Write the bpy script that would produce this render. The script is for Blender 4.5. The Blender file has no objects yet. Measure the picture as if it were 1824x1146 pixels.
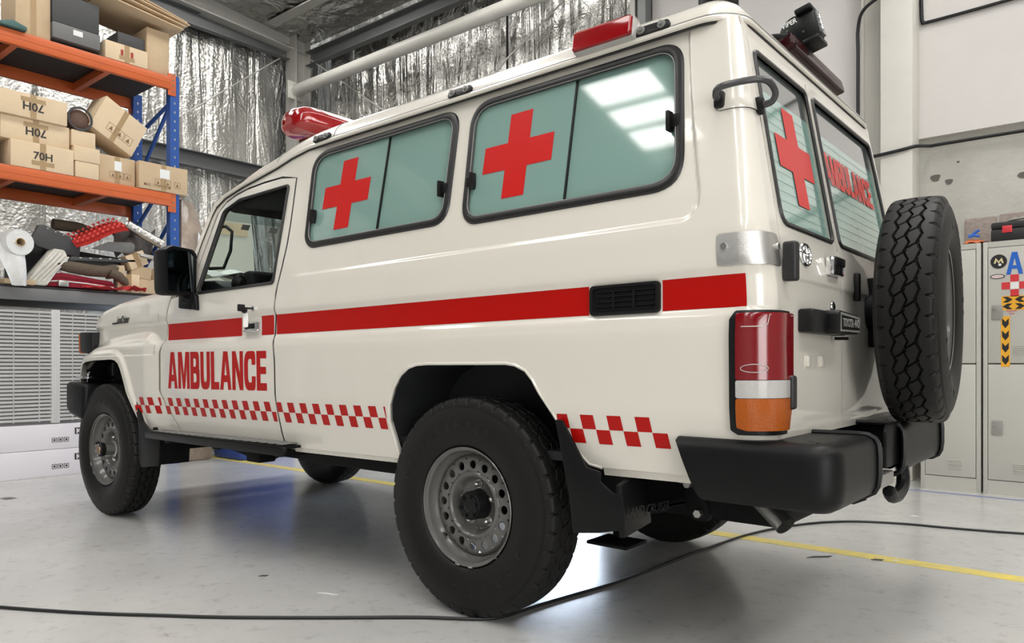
import bpy, bmesh, math, random
import numpy as np
from mathutils import Vector, Matrix, Euler
random.seed(7); rng = np.random.RandomState(5)
PI = math.pi
SC = bpy.context.scene
COL = SC.collection

# ---------------------------------------------------------------- camera
cam_d = bpy.data.cameras.new('camera'); CAM = bpy.data.objects.new('camera', cam_d); COL.objects.link(CAM)
CAM.location = (1.8758, -2.8379, 0.9245)
CAM.rotation_euler = (PI/2, 0, math.radians(129.5326 - 90))
cam_d.sensor_fit = 'HORIZONTAL'; cam_d.sensor_width = 36.0
cam_d.lens = 1335.94/1824*36.0
cam_d.shift_y = (649.8 - 573)/1824
cam_d.clip_start = .05
SC.camera = CAM

# ---------------------------------------------------------------- world, daylight, exposure
W = bpy.data.worlds.new('world'); SC.world = W; W.use_nodes = True
W.node_tree.nodes['Background'].inputs[0].default_value = (.93, .96, 1, 1)
W.node_tree.nodes['Background'].inputs[1].default_value = 1.6
SC.view_settings.view_transform = 'Standard'; SC.view_settings.look = 'None'
SC.view_settings.gamma = 1; SC.view_settings.use_curve_mapping = False
SC.view_settings.exposure = 0.16
SC.cycles.use_denoising = True
SC.cycles.max_bounces = 8; SC.cycles.diffuse_bounces = 4; SC.cycles.glossy_bounces = 4
SC.cycles.transmission_bounces = 6; SC.cycles.transparent_max_bounces = 8
SC.cycles.caustics_reflective = False; SC.cycles.caustics_refractive = False
SC.cycles.sample_clamp_indirect = 4
SKYLIGHT_E = 8.0      # translucent roof sheets lit by the sky
def area(name, loc, rot, sx, sy, power, col=(1, 1, 1)):
    l = bpy.data.lights.new(name, 'AREA'); l.shape = 'RECTANGLE'; l.size = sx; l.size_y = sy; l.energy = power; l.color = col
    o = bpy.data.objects.new(name, l); COL.objects.link(o); o.location = loc; o.rotation_euler = rot; return o
# daylight entering through the wide open roller door in the right-hand wall, and through the small door in the far wall
area('roller_door_daylight', (8.85, -6.6, 2.25), (0, PI/2, 0), 4.3, 5.6, 300, (1, .985, .95))
area('side_door_daylight', (-3.15, 4.20, 1.05), (-PI/2, 0, 0), 1.15, 2.0, 75, (.70, .82, 1))

# ---------------------------------------------------------------- helpers
def mat(name, col, rough=.5, metal=0.0, coat=0.0, trans=0.0, alpha=1.0, emit=None, estr=0, bump=0, bscale=20, bstretch=(1, 1, 1), var=0, vscale=5, ior=1.5, spec=None, bdetail=4, vcol=None):
    m = bpy.data.materials.new(name); m.use_nodes = True; nt = m.node_tree; b = nt.nodes['Principled BSDF']
    b.inputs['Base Color'].default_value = (*col, 1); b.inputs['Roughness'].default_value = rough; b.inputs['Metallic'].default_value = metal
    b.inputs['Coat Weight'].default_value = coat; b.inputs['Coat Roughness'].default_value = .04
    b.inputs['Transmission Weight'].default_value = trans; b.inputs['Alpha'].default_value = alpha; b.inputs['IOR'].default_value = ior
    if spec is not None: b.inputs['Specular IOR Level'].default_value = spec
    if emit: b.inputs['Emission Color'].default_value = (*emit, 1); b.inputs['Emission Strength'].default_value = estr
    if bump or var:
        tc = nt.nodes.new('ShaderNodeTexCoord'); mp = nt.nodes.new('ShaderNodeMapping'); mp.inputs['Scale'].default_value = bstretch
        nt.links.new(tc.outputs['Object'], mp.inputs['Vector'])
    if bump:
        n = nt.nodes.new('ShaderNodeTexNoise'); n.inputs['Scale'].default_value = bscale; n.inputs['Detail'].default_value = bdetail
        bp = nt.nodes.new('ShaderNodeBump'); bp.inputs['Strength'].default_value = bump; bp.inputs['Distance'].default_value = .02
        nt.links.new(mp.outputs[0], n.inputs['Vector']); nt.links.new(n.outputs['Fac'], bp.inputs['Height']); nt.links.new(bp.outputs[0], b.inputs['Normal'])
    if var:
        n = nt.nodes.new('ShaderNodeTexNoise'); n.inputs['Scale'].default_value = vscale; n.inputs['Detail'].default_value = 5; n.inputs['Roughness'].default_value = .65
        r = nt.nodes.new('ShaderNodeValToRGB'); v = vcol or tuple(c*(1-var) for c in col)
        r.color_ramp.elements[0].position = .3; r.color_ramp.elements[1].position = .7
        r.color_ramp.elements[0].color = (*v, 1); r.color_ramp.elements[1].color = (*[min(1, c*(1+var*.25)) for c in col], 1)
        nt.links.new(mp.outputs[0], n.inputs['Vector']); nt.links.new(n.outputs['Fac'], r.inputs[0]); nt.links.new(r.outputs[0], b.inputs['Base Color'])
    return m

class MB:
    """collects shapes in one bmesh; build() links them as one mesh object"""
    def __init__(s): s.bm = bmesh.new()
    def _x(s, vs, M):
        if M is not None:
            for v in vs: v.co = M @ v.co
    def box(s, c, d, rot=None, bev=0, seg=2, M=None):
        t = bmesh.new(); bmesh.ops.create_cube(t, size=1)
        for v in t.verts: v.co = Vector((v.co.x*d[0], v.co.y*d[1], v.co.z*d[2]))
        if bev: bmesh.ops.bevel(t, geom=t.edges[:], offset=min(bev, min(d)*.49), segments=seg, profile=.5, affect='EDGES')
        R = Euler(rot).to_matrix().to_4x4() if rot else Matrix.Identity(4)
        X = Matrix.Translation(c) @ R
        if M is not None: X = M @ X
        return s.join(t, X)
    def join(s, t, X=None):
        if X is not None: t.transform(X)
        me = bpy.data.meshes.new('tmp'); t.to_mesh(me); t.free(); s.bm.from_mesh(me); bpy.data.meshes.remove(me); return s
    def prism(s, poly, w, M=None, bev=0, seg=2, smooth=False):
        """poly: 2D points in local XY, extruded along local Z by w (centred)"""
        t = bmesh.new(); vs = [t.verts.new((p[0], p[1], -w/2)) for p in poly]; f = t.faces.new(vs)
        r = bmesh.ops.extrude_face_region(t, geom=[f]); ve = [g for g in r['geom'] if isinstance(g, bmesh.types.BMVert)]
        bmesh.ops.translate(t, verts=ve, vec=(0, 0, w)); bmesh.ops.recalc_face_normals(t, faces=t.faces[:])
        if bev: bmesh.ops.bevel(t, geom=[e for e in t.edges], offset=bev, segments=seg, profile=.5, affect='EDGES')
        return s.join(t, M)
    def cyl(s, p0, p1, r, n=20, r2=None, cap=True):
        p0 = Vector(p0); p1 = Vector(p1); d = p1-p0; r2 = r if r2 is None else r2
        q = d.to_track_quat('Z', 'Y').to_matrix()
        a = [s.bm.verts.new(p0+q@Vector((r*math.cos(2*PI*i/n), r*math.sin(2*PI*i/n), 0))) for i in range(n)]
        b = [s.bm.verts.new(p1+q@Vector((r2*math.cos(2*PI*i/n), r2*math.sin(2*PI*i/n), 0))) for i in range(n)]
        for i in range(n): s.bm.faces.new((a[i], a[(i+1) % n], b[(i+1) % n], b[i]))
        if cap: s.bm.faces.new(a[::-1]); s.bm.faces.new(b)
        return s
    def tube(s, pts, r, n=10, closed=False, cap=True, flat=None):
        pts = [Vector(p) for p in pts]; N = len(pts); rings = []; up = None
        for i, p in enumerate(pts):
            a = pts[(i-1) % N] if (closed or i > 0) else p; b = pts[(i+1) % N] if (closed or i < N-1) else p
            t = (b-a).normalized()
            if up is None:
                up = Vector((0, 0, 1)) if abs(t.z) < .9 else Vector((1, 0, 0))
            up = (up - t*up.dot(t)).normalized(); sd = t.cross(up)
            rr = r[i] if isinstance(r, (list, tuple)) else r
            f = flat or (1, 1)
            rings.append([s.bm.verts.new(p+(sd*math.cos(2*PI*k/n)*f[0]+up*math.sin(2*PI*k/n)*f[1])*rr) for k in range(n)])
        for i in range(N if closed else N-1):
            A = rings[i]; B = rings[(i+1) % N]
            for k in range(n): s.bm.faces.new((A[k], A[(k+1) % n], B[(k+1) % n], B[k]))
        if cap and not closed: s.bm.faces.new(rings[0][::-1]); s.bm.faces.new(rings[-1])
        return s
    def lathe(s, prof, n=48, M=None, closed=False):
        """prof: (radius, height) list, turned about local Z"""
        rings = []
        for r, h in prof:
            rings.append([s.bm.verts.new((r*math.cos(2*PI*i/n), r*math.sin(2*PI*i/n), h)) for i in range(n)] if r > 1e-6 else [s.bm.verts.new((0, 0, h))])
        P = len(prof); new = [v for R in rings for v in R]
        for j in range(P if closed else P-1):
            A = rings[j]; B = rings[(j+1) % P]
            for i in range(n):
                k = (i+1) % n
                if len(A) == 1 and len(B) == 1: continue
                if len(A) == 1: s.bm.faces.new((A[0], B[k], B[i]))
                elif len(B) == 1: s.bm.faces.new((A[i], A[k], B[0]))
                else: s.bm.faces.new((A[i], A[k], B[k], B[i]))
        s._x(new, M); return s
    def grid(s, P, closed_u=False, closed_v=False):
        """P[i][j] points"""
        V = [[s.bm.verts.new(p) for p in row] for row in P]; a = len(V); b = len(V[0])
        for i in range(a if closed_u else a-1):
            for j in range(b if closed_v else b-1):
                s.bm.faces.new((V[i][j], V[(i+1) % a][j], V[(i+1) % a][(j+1) % b], V[i][(j+1) % b]))
        return s
    def verts_faces(s, vs, fs, M=None):
        V = [s.bm.verts.new(v) for v in vs]
        for f in fs:
            try: s.bm.faces.new([V[i] for i in f])
            except ValueError: pass
        s._x(V, M); return s
    def build(s, name, m, parent=None, smooth=35, fix=True, loc=None, rot=None, kind=None, label=None):
        if fix: bmesh.ops.recalc_face_normals(s.bm, faces=s.bm.faces[:])
        me = bpy.data.meshes.new(name); s.bm.to_mesh(me); s.bm.free()
        return link(name, me, m, parent, smooth, loc, rot, kind, label)

def link(name, me, m, parent=None, smooth=35, loc=None, rot=None, kind=None, label=None):
    if m: me.materials.append(m)
    if smooth:
        for p in me.polygons: p.use_smooth = True
        if smooth < 180: me.set_sharp_from_angle(angle=math.radians(smooth))
    o = bpy.data.objects.new(name, me); COL.objects.link(o)
    if parent: o.parent = parent
    if loc is not None: o.location = loc
    if rot is not None: o.rotation_euler = rot
    if kind: o['kind'] = kind
    if label: o['label'] = label
    return o
def thing(name, label, cat, loc=(0, 0, 0), rot=(0, 0, 0), group=None):
    o = bpy.data.objects.new(name, None); o.empty_display_size = .1; COL.objects.link(o); o.location = loc; o.rotation_euler = rot
    return tag(o, label, cat, group)
def tag(o, label, cat, group=None):
    o['label'] = label; o['category'] = cat
    if group: o['group'] = group
    return o
def copy_tree(o, parent=None):
    c = o.copy(); COL.objects.link(c); c.parent = parent
    for ch in list(o.children): copy_tree(ch, c)
    return c
def structure(o): o['kind'] = 'structure'; return o

def text_geo(txt, offset=.0, extrude=0.0, size=1.0, spacing=1.0, res=3):
    """outline text as vertices/faces in XY, normalised so that the cap box starts at 0,0; returns verts(Nx3), faces, width, height"""
    c = bpy.data.curves.new('t', 'FONT'); c.body = txt; c.size = size; c.offset = offset; c.extrude = extrude; c.resolution_u = res; c.space_character = spacing; c.fill_mode = 'FRONT' if extrude == 0 else 'BOTH'
    o = bpy.data.objects.new('t', c); COL.objects.link(o)
    dg = bpy.context.evaluated_depsgraph_get(); dg.update()
    me = bpy.data.meshes.new_from_object(o.evaluated_get(dg)); bpy.data.objects.remove(o); bpy.data.curves.remove(c)
    bm = bmesh.new(); bm.from_mesh(me); bmesh.ops.triangulate(bm, faces=bm.faces[:]); bmesh.ops.remove_doubles(bm, verts=bm.verts[:], dist=1e-5)
    bm.verts.index_update(); vs = [tuple(v.co) for v in bm.verts]; fs = [tuple(v.index for v in f.verts) for f in bm.faces]; bm.free(); bpy.data.meshes.remove(me)
    x0 = min(v[0] for v in vs); x1 = max(v[0] for v in vs); y0 = min(v[1] for v in vs); y1 = max(v[1] for v in vs)
    return [(v[0]-x0, v[1]-y0, v[2]) for v in vs], fs, x1-x0, y1-y0
def text_part(name, txt, w, h, mapf, m, parent=None, offset=.02, italic=0, spacing=1.0):
    vs, fs, tw, th = text_geo(txt, offset, spacing=spacing)
    b = MB(); b.verts_faces([mapf(v[0]/tw*w + italic*v[1]/th*h, v[1]/th*h) for v in vs], fs)
    return b.build(name, m, parent, smooth=0)
def frame(o, x, y):
    """4x4 from origin and local x,y axes"""
    x = Vector(x).normalized(); y = Vector(y); y = (y-x*y.dot(x)).normalized(); z = x.cross(y)
    M = Matrix.Identity(4)
    for i in range(3): M[i][0] = x[i]; M[i][1] = y[i]; M[i][2] = z[i]; M[i][3] = o[i]
    return M
def rrect(x0, y0, x1, y1, r, n=6):
    P = []
    for cx, cy, a in ((x1-r, y1-r, 0), (x0+r, y1-r, 90), (x0+r, y0+r, 180), (x1-r, y0+r, 270)):
        for i in range(n+1):
            t = math.radians(a+90*i/n); P.append((cx+r*math.cos(t), cy+r*math.sin(t)))
    return P
def round_poly(P, r, n=5):
    """round the corners of a polygon; r scalar or per-corner list"""
    out = []; N = len(P)
    for i in range(N):
        p = Vector(P[i]); a = Vector(P[i-1])-p; b = Vector(P[(i+1) % N])-p; rr = r[i] if isinstance(r, (list, tuple)) else r
        if rr <= 0: out.append(tuple(p)); continue
        la, lb = a.length, b.length; a.normalize(); b.normalize(); ang = a.angle(b)
        d = min(rr/math.tan(ang/2), la*.48, lb*.48); p0 = p+a*d; p1 = p+b*d
        for k in range(n+1):
            t = k/n; out.append(tuple(p0*(1-t)**2+p*2*t*(1-t)+p1*t*t))
    return out
def spline(pts, sub=6):
    P = [Vector(p) for p in pts]; Q = []
    for i in range(len(P)-1):
        a = P[max(i-1, 0)]; b, c = P[i], P[i+1]; d = P[min(i+2, len(P)-1)]
        for k in range(sub):
            t = k/sub; Q.append(.5*((2*b)+(c-a)*t+(2*a-5*b+4*c-d)*t*t+(3*b-a-3*c+d)*t**3))
    return Q+[P[-1]]
def ss(a, b, x):
    t = min(1, max(0, (x-a)/(b-a))); return t*t*(3-2*t)
# ---------------------------------------------------------------- materials
m_paint = mat('cream_paint', (.76, .722, .645), .28, coat=1.0)
m_red = mat('red_vinyl', (.44, .006, .004), .3, spec=.2)
m_redcross = mat('red_film', (.58, .012, .010), .3, spec=.25)
m_black = mat('black_plastic', (.006, .006, .0065), .40, spec=.3)
m_bumper = mat('charcoal_moulded_plastic', (.0055, .0055, .006), .42, bump=.03, bscale=900, spec=.22)
m_rubber = mat('black_rubber_seal', (.012, .012, .012), .35)
m_dark = mat('underbody_black', (.004, .004, .0045), .6, spec=.15)
m_tyre = mat('tyre_rubber', (.0085, .0082, .0078), .5, spec=.25, bump=.03, bscale=400)
m_rim = mat('grey_painted_steel', (.115, .112, .105), .28, coat=.4)
m_chrome = mat('chrome', (.75, .75, .76), .12, metal=1)
m_steel = mat('zinc_steel', (.55, .55, .53), .35, metal=1)
m_alu = mat('brushed_aluminium', (.70, .69, .67), .32, metal=1, bump=.15, bscale=60, bstretch=(1, 1, 30))
m_green = mat('sea_green_frosted_film', (.235, .375, .335), .06, coat=1.0, spec=.7)
m_greenr = mat('sea_green_rear_film', (.29, .46, .41), .06, coat=1.0, spec=.7)
m_tint = mat('grey_tinted_glass_band', (.12, .135, .13), .05, coat=1)
m_glass = mat('clear_glass', (.72, .82, .78), .02, trans=1, ior=1.05, spec=.9)
m_mirror = mat('mirror_glass', (.30, .34, .36), .03, metal=1)
m_redlens = mat('red_lamp_lens', (.20, .002, .006), .06, coat=1, bump=.05, bscale=300)
m_redlens2 = mat('red_roof_lamp_lens', (.30, .003, .006), .10, coat=.8)
m_amber = mat('amber_lamp_lens', (.40, .085, .002), .14, spec=.4, bump=.3, bscale=260)
m_clear = mat('clear_lamp_lens', (.50, .49, .47), .12, coat=.6, bump=.3, bscale=260)
m_brake = mat('dark_red_brake_lens', (.022, .002, .003), .22, spec=.3)
m_lens = mat('lamp_glass', (.35, .36, .36), .08, metal=.6)
m_white = mat('white_print', (.82, .82, .80), .5)
m_hinge = mat('hinge_black', (.014, .014, .015), .45)
m_grey = mat('grey_trim', (.20, .20, .19), .4)
m_gold = mat('hub_brass', (.30, .20, .11), .35, metal=.8)
m_int = mat('interior_charcoal', (.020, .021, .023), .55)
m_lining = mat('roof_lining', (.30, .29, .27), .8)
m_line = mat('defrost_line', (.17, .27, .25), .4)
m_groove = mat('dark_groove', (.02, .02, .02), .6)

# ---------------------------------------------------------------- the hall
def floor_material():
    m = mat('grey_epoxy_floor', (.47, .465, .45), .2); nt = m.node_tree; b = nt.nodes['Principled BSDF']; N = nt.nodes.new; L = nt.links.new
    tc = N('ShaderNodeTexCoord')
    n1 = N('ShaderNodeTexNoise'); n1.inputs['Scale'].default_value = 1.1; n1.inputs['Detail'].default_value = 7; n1.inputs['Roughness'].default_value = .6
    n2 = N('ShaderNodeTexNoise'); n2.inputs['Scale'].default_value = 14; n2.inputs['Detail'].default_value = 6; n2.inputs['Roughness'].default_value = .7
    for n in (n1, n2): L(tc.outputs['Object'], n.inputs['Vector'])
    r1 = N('ShaderNodeValToRGB'); r1.color_ramp.elements[0].position = .25; r1.color_ramp.elements[1].position = .75
    r1.color_ramp.elements[0].color = (.49, .485, .465, 1); r1.color_ramp.elements[1].color = (.61, .605, .585, 1); L(n1.outputs['Fac'], r1.inputs[0])
    r2 = N('ShaderNodeValToRGB'); r2.color_ramp.elements[0].position = .30; r2.color_ramp.elements[1].position = .46
    r2.color_ramp.elements[0].color = (.80, .79, .78, 1); r2.color_ramp.elements[1].color = (1, 1, 1, 1); L(n2.outputs['Fac'], r2.inputs[0])
    mx = N('ShaderNodeMix'); mx.data_type = 'RGBA'; mx.blend_type = 'MULTIPLY'; mx.inputs['Factor'].default_value = 1
    L(r1.outputs[0], mx.inputs['A']); L(r2.outputs[0], mx.inputs['B'])
    # thin scattered scuffs
    mp = N('ShaderNodeMapping'); mp.inputs['Scale'].default_value = (5, 22, 1); mp.inputs['Rotation'].default_value = (0, 0, .5); L(tc.outputs['Object'], mp.inputs['Vector'])
    n3 = N('ShaderNodeTexNoise'); n3.inputs['Scale'].default_value = 1.6; n3.inputs['Detail'].default_value = 3; L(mp.outputs[0], n3.inputs['Vector'])
    r3 = N('ShaderNodeValToRGB'); r3.color_ramp.elements[0].position = .20; r3.color_ramp.elements[1].position = .25
    r3.color_ramp.elements[0].color = (.45, .44, .43, 1); r3.color_ramp.elements[1].color = (1, 1, 1, 1); L(n3.outputs['Fac'], r3.inputs[0])
    m2 = N('ShaderNodeMix'); m2.data_type = 'RGBA'; m2.blend_type = 'MULTIPLY'; m2.inputs['Factor'].default_value = .5
    L(mx.outputs['Result'], m2.inputs['A']); L(r3.outputs[0], m2.inputs['B']); L(m2.outputs['Result'], b.inputs['Base Color'])
    rr = N('ShaderNodeMapRange'); rr.inputs['To Min'].default_value = .13; rr.inputs['To Max'].default_value = .30; L(n1.outputs['Fac'], rr.inputs['Value']); L(rr.outputs[0], b.inputs['Roughness'])
    bp = N('ShaderNodeBump'); bp.inputs['Strength'].default_value = .05; bp.inputs['Distance'].default_value = .01; L(n2.outputs['Fac'], bp.inputs['Height']); L(bp.outputs[0], b.inputs['Normal'])
    return m
def foil_material(name, cell=0):
    m = mat(name, (.64, .63, .60), .34 if cell else .25, metal=1); nt = m.node_tree; b = nt.nodes['Principled BSDF']; N = nt.nodes.new; L = nt.links.new
    tc = N('ShaderNodeTexCoord'); mp = N('ShaderNodeMapping'); mp.inputs['Scale'].default_value = (2.2, 2.2, .22); L(tc.outputs['Object'], mp.inputs['Vector'])
    n1 = N('ShaderNodeTexNoise'); n1.inputs['Scale'].default_value = 1.3; n1.inputs['Detail'].default_value = 3; n1.inputs['Roughness'].default_value = .55; n1.inputs['Distortion'].default_value = .6; L(mp.outputs[0], n1.inputs['Vector'])
    n2 = N('ShaderNodeTexNoise'); n2.inputs['Scale'].default_value = 4.5; n2.inputs['Detail'].default_value = 5; n2.inputs['Roughness'].default_value = .6; n2.inputs['Distortion'].default_value = 1.2; L(tc.outputs['Object'], n2.inputs['Vector'])
    rg = N('ShaderNodeMath'); rg.operation = 'ABSOLUTE'; sb = N('ShaderNodeMath'); sb.operation = 'SUBTRACT'; sb.inputs[1].default_value = .5; L(n2.outputs['Fac'], sb.inputs[0]); L(sb.outputs[0], rg.inputs[0])
    v = N('ShaderNodeTexVoronoi'); v.inputs['Scale'].default_value = 26; L(tc.outputs['Object'], v.inputs['Vector'])
    a1 = N('ShaderNodeMath'); a1.operation = 'MULTIPLY_ADD'; a1.inputs[1].default_value = .24; L(rg.outputs[0], a1.inputs[0]); L(n1.outputs['Fac'], a1.inputs[2])
    a2 = N('ShaderNodeMath'); a2.operation = 'MULTIPLY_ADD'; a2.inputs[1].default_value = .045*cell; L(v.outputs['Distance'], a2.inputs[0]); L(a1.outputs[0], a2.inputs[2])
    bp = N('ShaderNodeBump'); bp.inputs['Strength'].default_value = 1; bp.inputs['Distance'].default_value = .12 if cell else .18; L(a2.outputs[0], bp.inputs['Height']); L(bp.outputs[0], b.inputs['Normal'])
    return m
m_floor = floor_material()
m_foil = foil_material('silver_foil_insulation', 0); m_foilb = foil_material('silver_bubble_foil', 1)
m_wallw = mat('white_painted_concrete', (.78, .745, .722), .6, bump=.05, bscale=14, var=.05, vscale=1.5)
m_wallg = mat('grey_wall_cladding', (.36, .355, .345), .6)
m_conc = mat('bare_concrete', (.62, .605, .55), .8, bump=.25, bscale=22, var=.16, vscale=2.2)
m_colw = mat('cream_steel_paint', (.80, .78, .71), .4, var=.06, vscale=3)
m_beam = mat('grey_steel_beam', (.60, .585, .54), .45)
m_girt = mat('galvanised_girt', (.20, .205, .205), .5, metal=.4)
m_roofd = mat('dark_roof_sheet', (.10, .10, .10), .6)
m_yellow = mat('yellow_floor_paint', (.84, .66, .10), .4, var=.2, vscale=14, vcol=(.66, .56, .22))
m_blue_l = mat('blue_floor_paint', (.22, .24, .44), .4)
XW, XE, YS, YN, ZR = -8.0, 9.0, -14.0, 4.05, 7.6
RZ, RS = 5.80, .085      # eave height at the far wall and roof pitch
def pitch(b):
    for v in b.bm.verts: v.co.z += RZ - ZR + RS*(YN - v.co.y)
    return b

def plane_grid(P00, P10, P01, nu, nv, disp=None):
    P00, P10, P01 = map(Vector, (P00, P10, P01)); b = MB()
    b.grid([[P00+(P10-P00)*(i/nu)+(P01-P00)*(j/nv)+(disp(i, j) if disp else Vector()) for j in range(nv+1)] for i in range(nu+1)]); return b
structure(plane_grid((XW-1, YS-6, 0), (XE+1, YS-6, 0), (XW-1, YN+3, 0), 4, 4).build('floor', m_floor))
# left wall (behind the racking): foil hung between girts, with real vertical folds
def folds(seed, axis):
    r = np.random.RandomState(seed); ph = r.rand(12)*6.28; fr = r.uniform(3, 16, 12); am = r.uniform(.003, .016, 12)
    def f(u, v):
        s = sum(a*math.sin(k*u+p+.5*math.sin(1.7*v+p)) for a, k, p in zip(am, fr, ph))*.55
        return Vector((s, 0, 0)) if axis == 0 else Vector((0, -s, 0))
    return f
f0 = folds(3, 0); wl = plane_grid((XW-.06, YS, 0), (XW-.06, YN, 0), (XW-.06, YS, ZR), 260, 40, lambda i, j: f0(i*.0694, j*.165))
structure(wl.build('wall_left', m_foilb, smooth=180))
f1 = folds(8, 1); DX0, DX1, DZ = -3.74, -2.55, 2.1
wb = plane_grid((XW, YN+.05, 0), (-1.93, YN+.05, 0), (XW, YN+.05, ZR), 120, 40, lambda i, j: f1(i*.0506, j*.165))
for f in [f for f in wb.bm.faces if DX0-.02 < f.calc_center_median().x < DX1+.02 and f.calc_center_median().z < DZ]: wb.bm.faces.remove(f)
wbo = structure(wb.build('wall_back', m_foil, smooth=180))
wc = MB()   # painted tilt-up panels: white above, set-back bare concrete below, with the doorway left open
wc.box(((-1.93+XE)/2, YN+.10, (2.78+ZR)/2), (XE+1.93, .2, ZR-2.78)); structure(wc.build('wall_back_upper', m_wallw))
wd = MB(); wd.box(((-1.93+XE)/2, YN+.17, 1.39), (XE+1.93, .2, 2.78)); wlow = structure(wd.build('wall_back_lower', m_conc))
wr = MB(); wr.box((XE+.1, (-3.8+YN)/2, ZR/2), (.2, YN+3.8, ZR)); wr.box((XE+.1, (YS-9.4)/2, ZR/2), (.2, -9.4-YS, ZR)); wr.box((XE+.1, -6.6, (4.4+ZR)/2), (.2, 5.6, ZR-4.4)); structure(wr.build('wall_right', m_wallg))
ws = MB(); ws.box(((XW-2.7)/2, YS-.1, ZR/2), (-2.7-XW, .2, ZR)); ws.box(((3.7+XE)/2, YS-.1, ZR/2), (XE-3.7, .2, ZR)); ws.box((.5, YS-.1, ZR/2), (6.4, .2, ZR)); structure(ws.build('wall_front', m_wallg))
# roof with translucent skylight sheets between the purlins
sky_x = [(-6.9, -5.9), (-3.75, -2.75), (.9, 2.1), (4.6, 5.8)]
sky_y = [(-12.9, -11.3), (-11.05, -9.4), (-9.15, -7.4), (-7.15, -6.62), (-6.52, -6.06), (-5.94, -5.42), (-5.30, -4.86), (-4.72, -3.0), (-2.75, -0.9), (-.65, 1.2), (1.45, 3.1)]  # the last row is unseen, added to brighten the far-left corner
cb = MB(); xs = [XW] + [x for p in sky_x for x in p] + [XE]
for i in range(0, len(xs), 2): cb.box(((xs[i]+xs[i+1])/2, (YS+YN)/2, ZR+.05), (xs[i+1]-xs[i], YN-YS, .1))
yb = [YS] + [y for p in sky_y for y in p] + [YN]
sky_min = [-4.8, -7.2, -13, -13]      # how far each translucent strip runs
for (a, b_) in sky_x:
    for i in range(0, len(yb), 2): cb.box(((a+b_)/2, (yb[i]+yb[i+1])/2, ZR+.05), (b_-a, yb[i+1]-yb[i], .1))
structure(pitch(cb).build('ceiling', m_foil))
m_sky = mat('translucent_roof_sheet', (.8, .8, .8), .5, emit=(1, .985, .955), estr=SKYLIGHT_E)
k = 0
for (a, b_), ym in zip(sky_x, sky_min):
    for (c, d_) in sky_y:
        if c < ym: structure(pitch(MB().box(((a+b_)/2, (c+d_)/2, ZR+.06), (b_-a, d_-c, .02))).build('ceiling', m_foil)); continue
        k += 1; structure(pitch(MB().box(((a+b_)/2, (c+d_)/2, ZR+.06), (b_-a, d_-c, .01))).build('window_%d' % k, m_sky))
# ---------------------------------------------------------------- the ambulance
AMB = thing('ambulance', 'cream four-wheel-drive ambulance with red stripe, red crosses and rear spare wheel', 'ambulance')
SH = .0085                       # it sits a little nose-down
def sh(p): return Vector((p[0], p[1], p[2]+SH*p[0]))
_zt = np.arange(.2, 2.3, .001)
_h = np.interp(_zt, [.3, .50, .56, .62, .70, .765, .79, 1.02, 1.055, 1.075, 1.165, 1.19, 1.215, 1.30, 1.42, 1.46, 1.90, 1.945, 2.2],
               [.775, .795, .808, .820, .837, .849, .852, .856, .850,   .839, .839, .851, .850, .842, .822, .814, .732, .722, .66])
_k = np.exp(-.5*(np.arange(-18, 19)/4.5)**2); _k /= _k.sum()
_h = np.convolve(np.pad(_h, 18, mode='edge'), _k, 'valid')
def hw(z): return float(np.interp(z, _zt, _h))
def xr(z): return float(np.interp(z, [0, 1.1, 1.2, 1.325, 1.86, 2.1], [1.122, 1.122, 1.117, 1.098, 1.0, .955]))
XA0, ARC, REARW = 1.045, .118, .055      # developed coordinate: side | corner arc | strip of rear face
SE = XA0+ARC+REARW
def rc(z): return float(np.interp(z, [1.2, 1.95], [.075, .040]))
def yend(z): return float(np.interp(z, [1.3, 1.95], [.712, .668]))
def bead(x, z):
    """pressed-in upper panel around the side windows"""
    xe = .945-.16*(z-1.33)
    dx = max(-1.02-x, x-(xe-.09)); dz = (1.335+.09)-z
    if dx > 0 and False: pass
    qx = x-(xe-.09); qz = (1.335+.09)-z; 
    d = math.hypot(max(qx, 0), max(qz, 0)) + min(max(qx, qz), 0) - .09
    return -.0085*(1-ss(-.012, .004, d))*ss(-1.08, -.98, x)
def side_pt(s, z, off=0.0, sg=-1, det=True):
    h = hw(z) + (bead(s, z) if det and z > 1.25 else 0); R = rc(z); X = xr(z); xa = X-R
    if s <= .82: p = (s, h); n = (0, 1)
    elif s <= XA0: p = (.82+(s-.82)*(xa-.82)/(XA0-.82), h); n = (0, 1)
    elif s <= XA0+ARC:
        a = (s-XA0)/ARC*PI/2; p = (xa+R*math.sin(a), h-R+R*math.cos(a)); n = (math.sin(a), math.cos(a))
    else: p = (X, h-R-(s-XA0-ARC)/REARW*(h-R-yend(z))); n = (1, 0)
    x = p[0]+n[0]*off; y = p[1]+n[1]*off
    return Vector((x, sg*y, z+SH*x))
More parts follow.
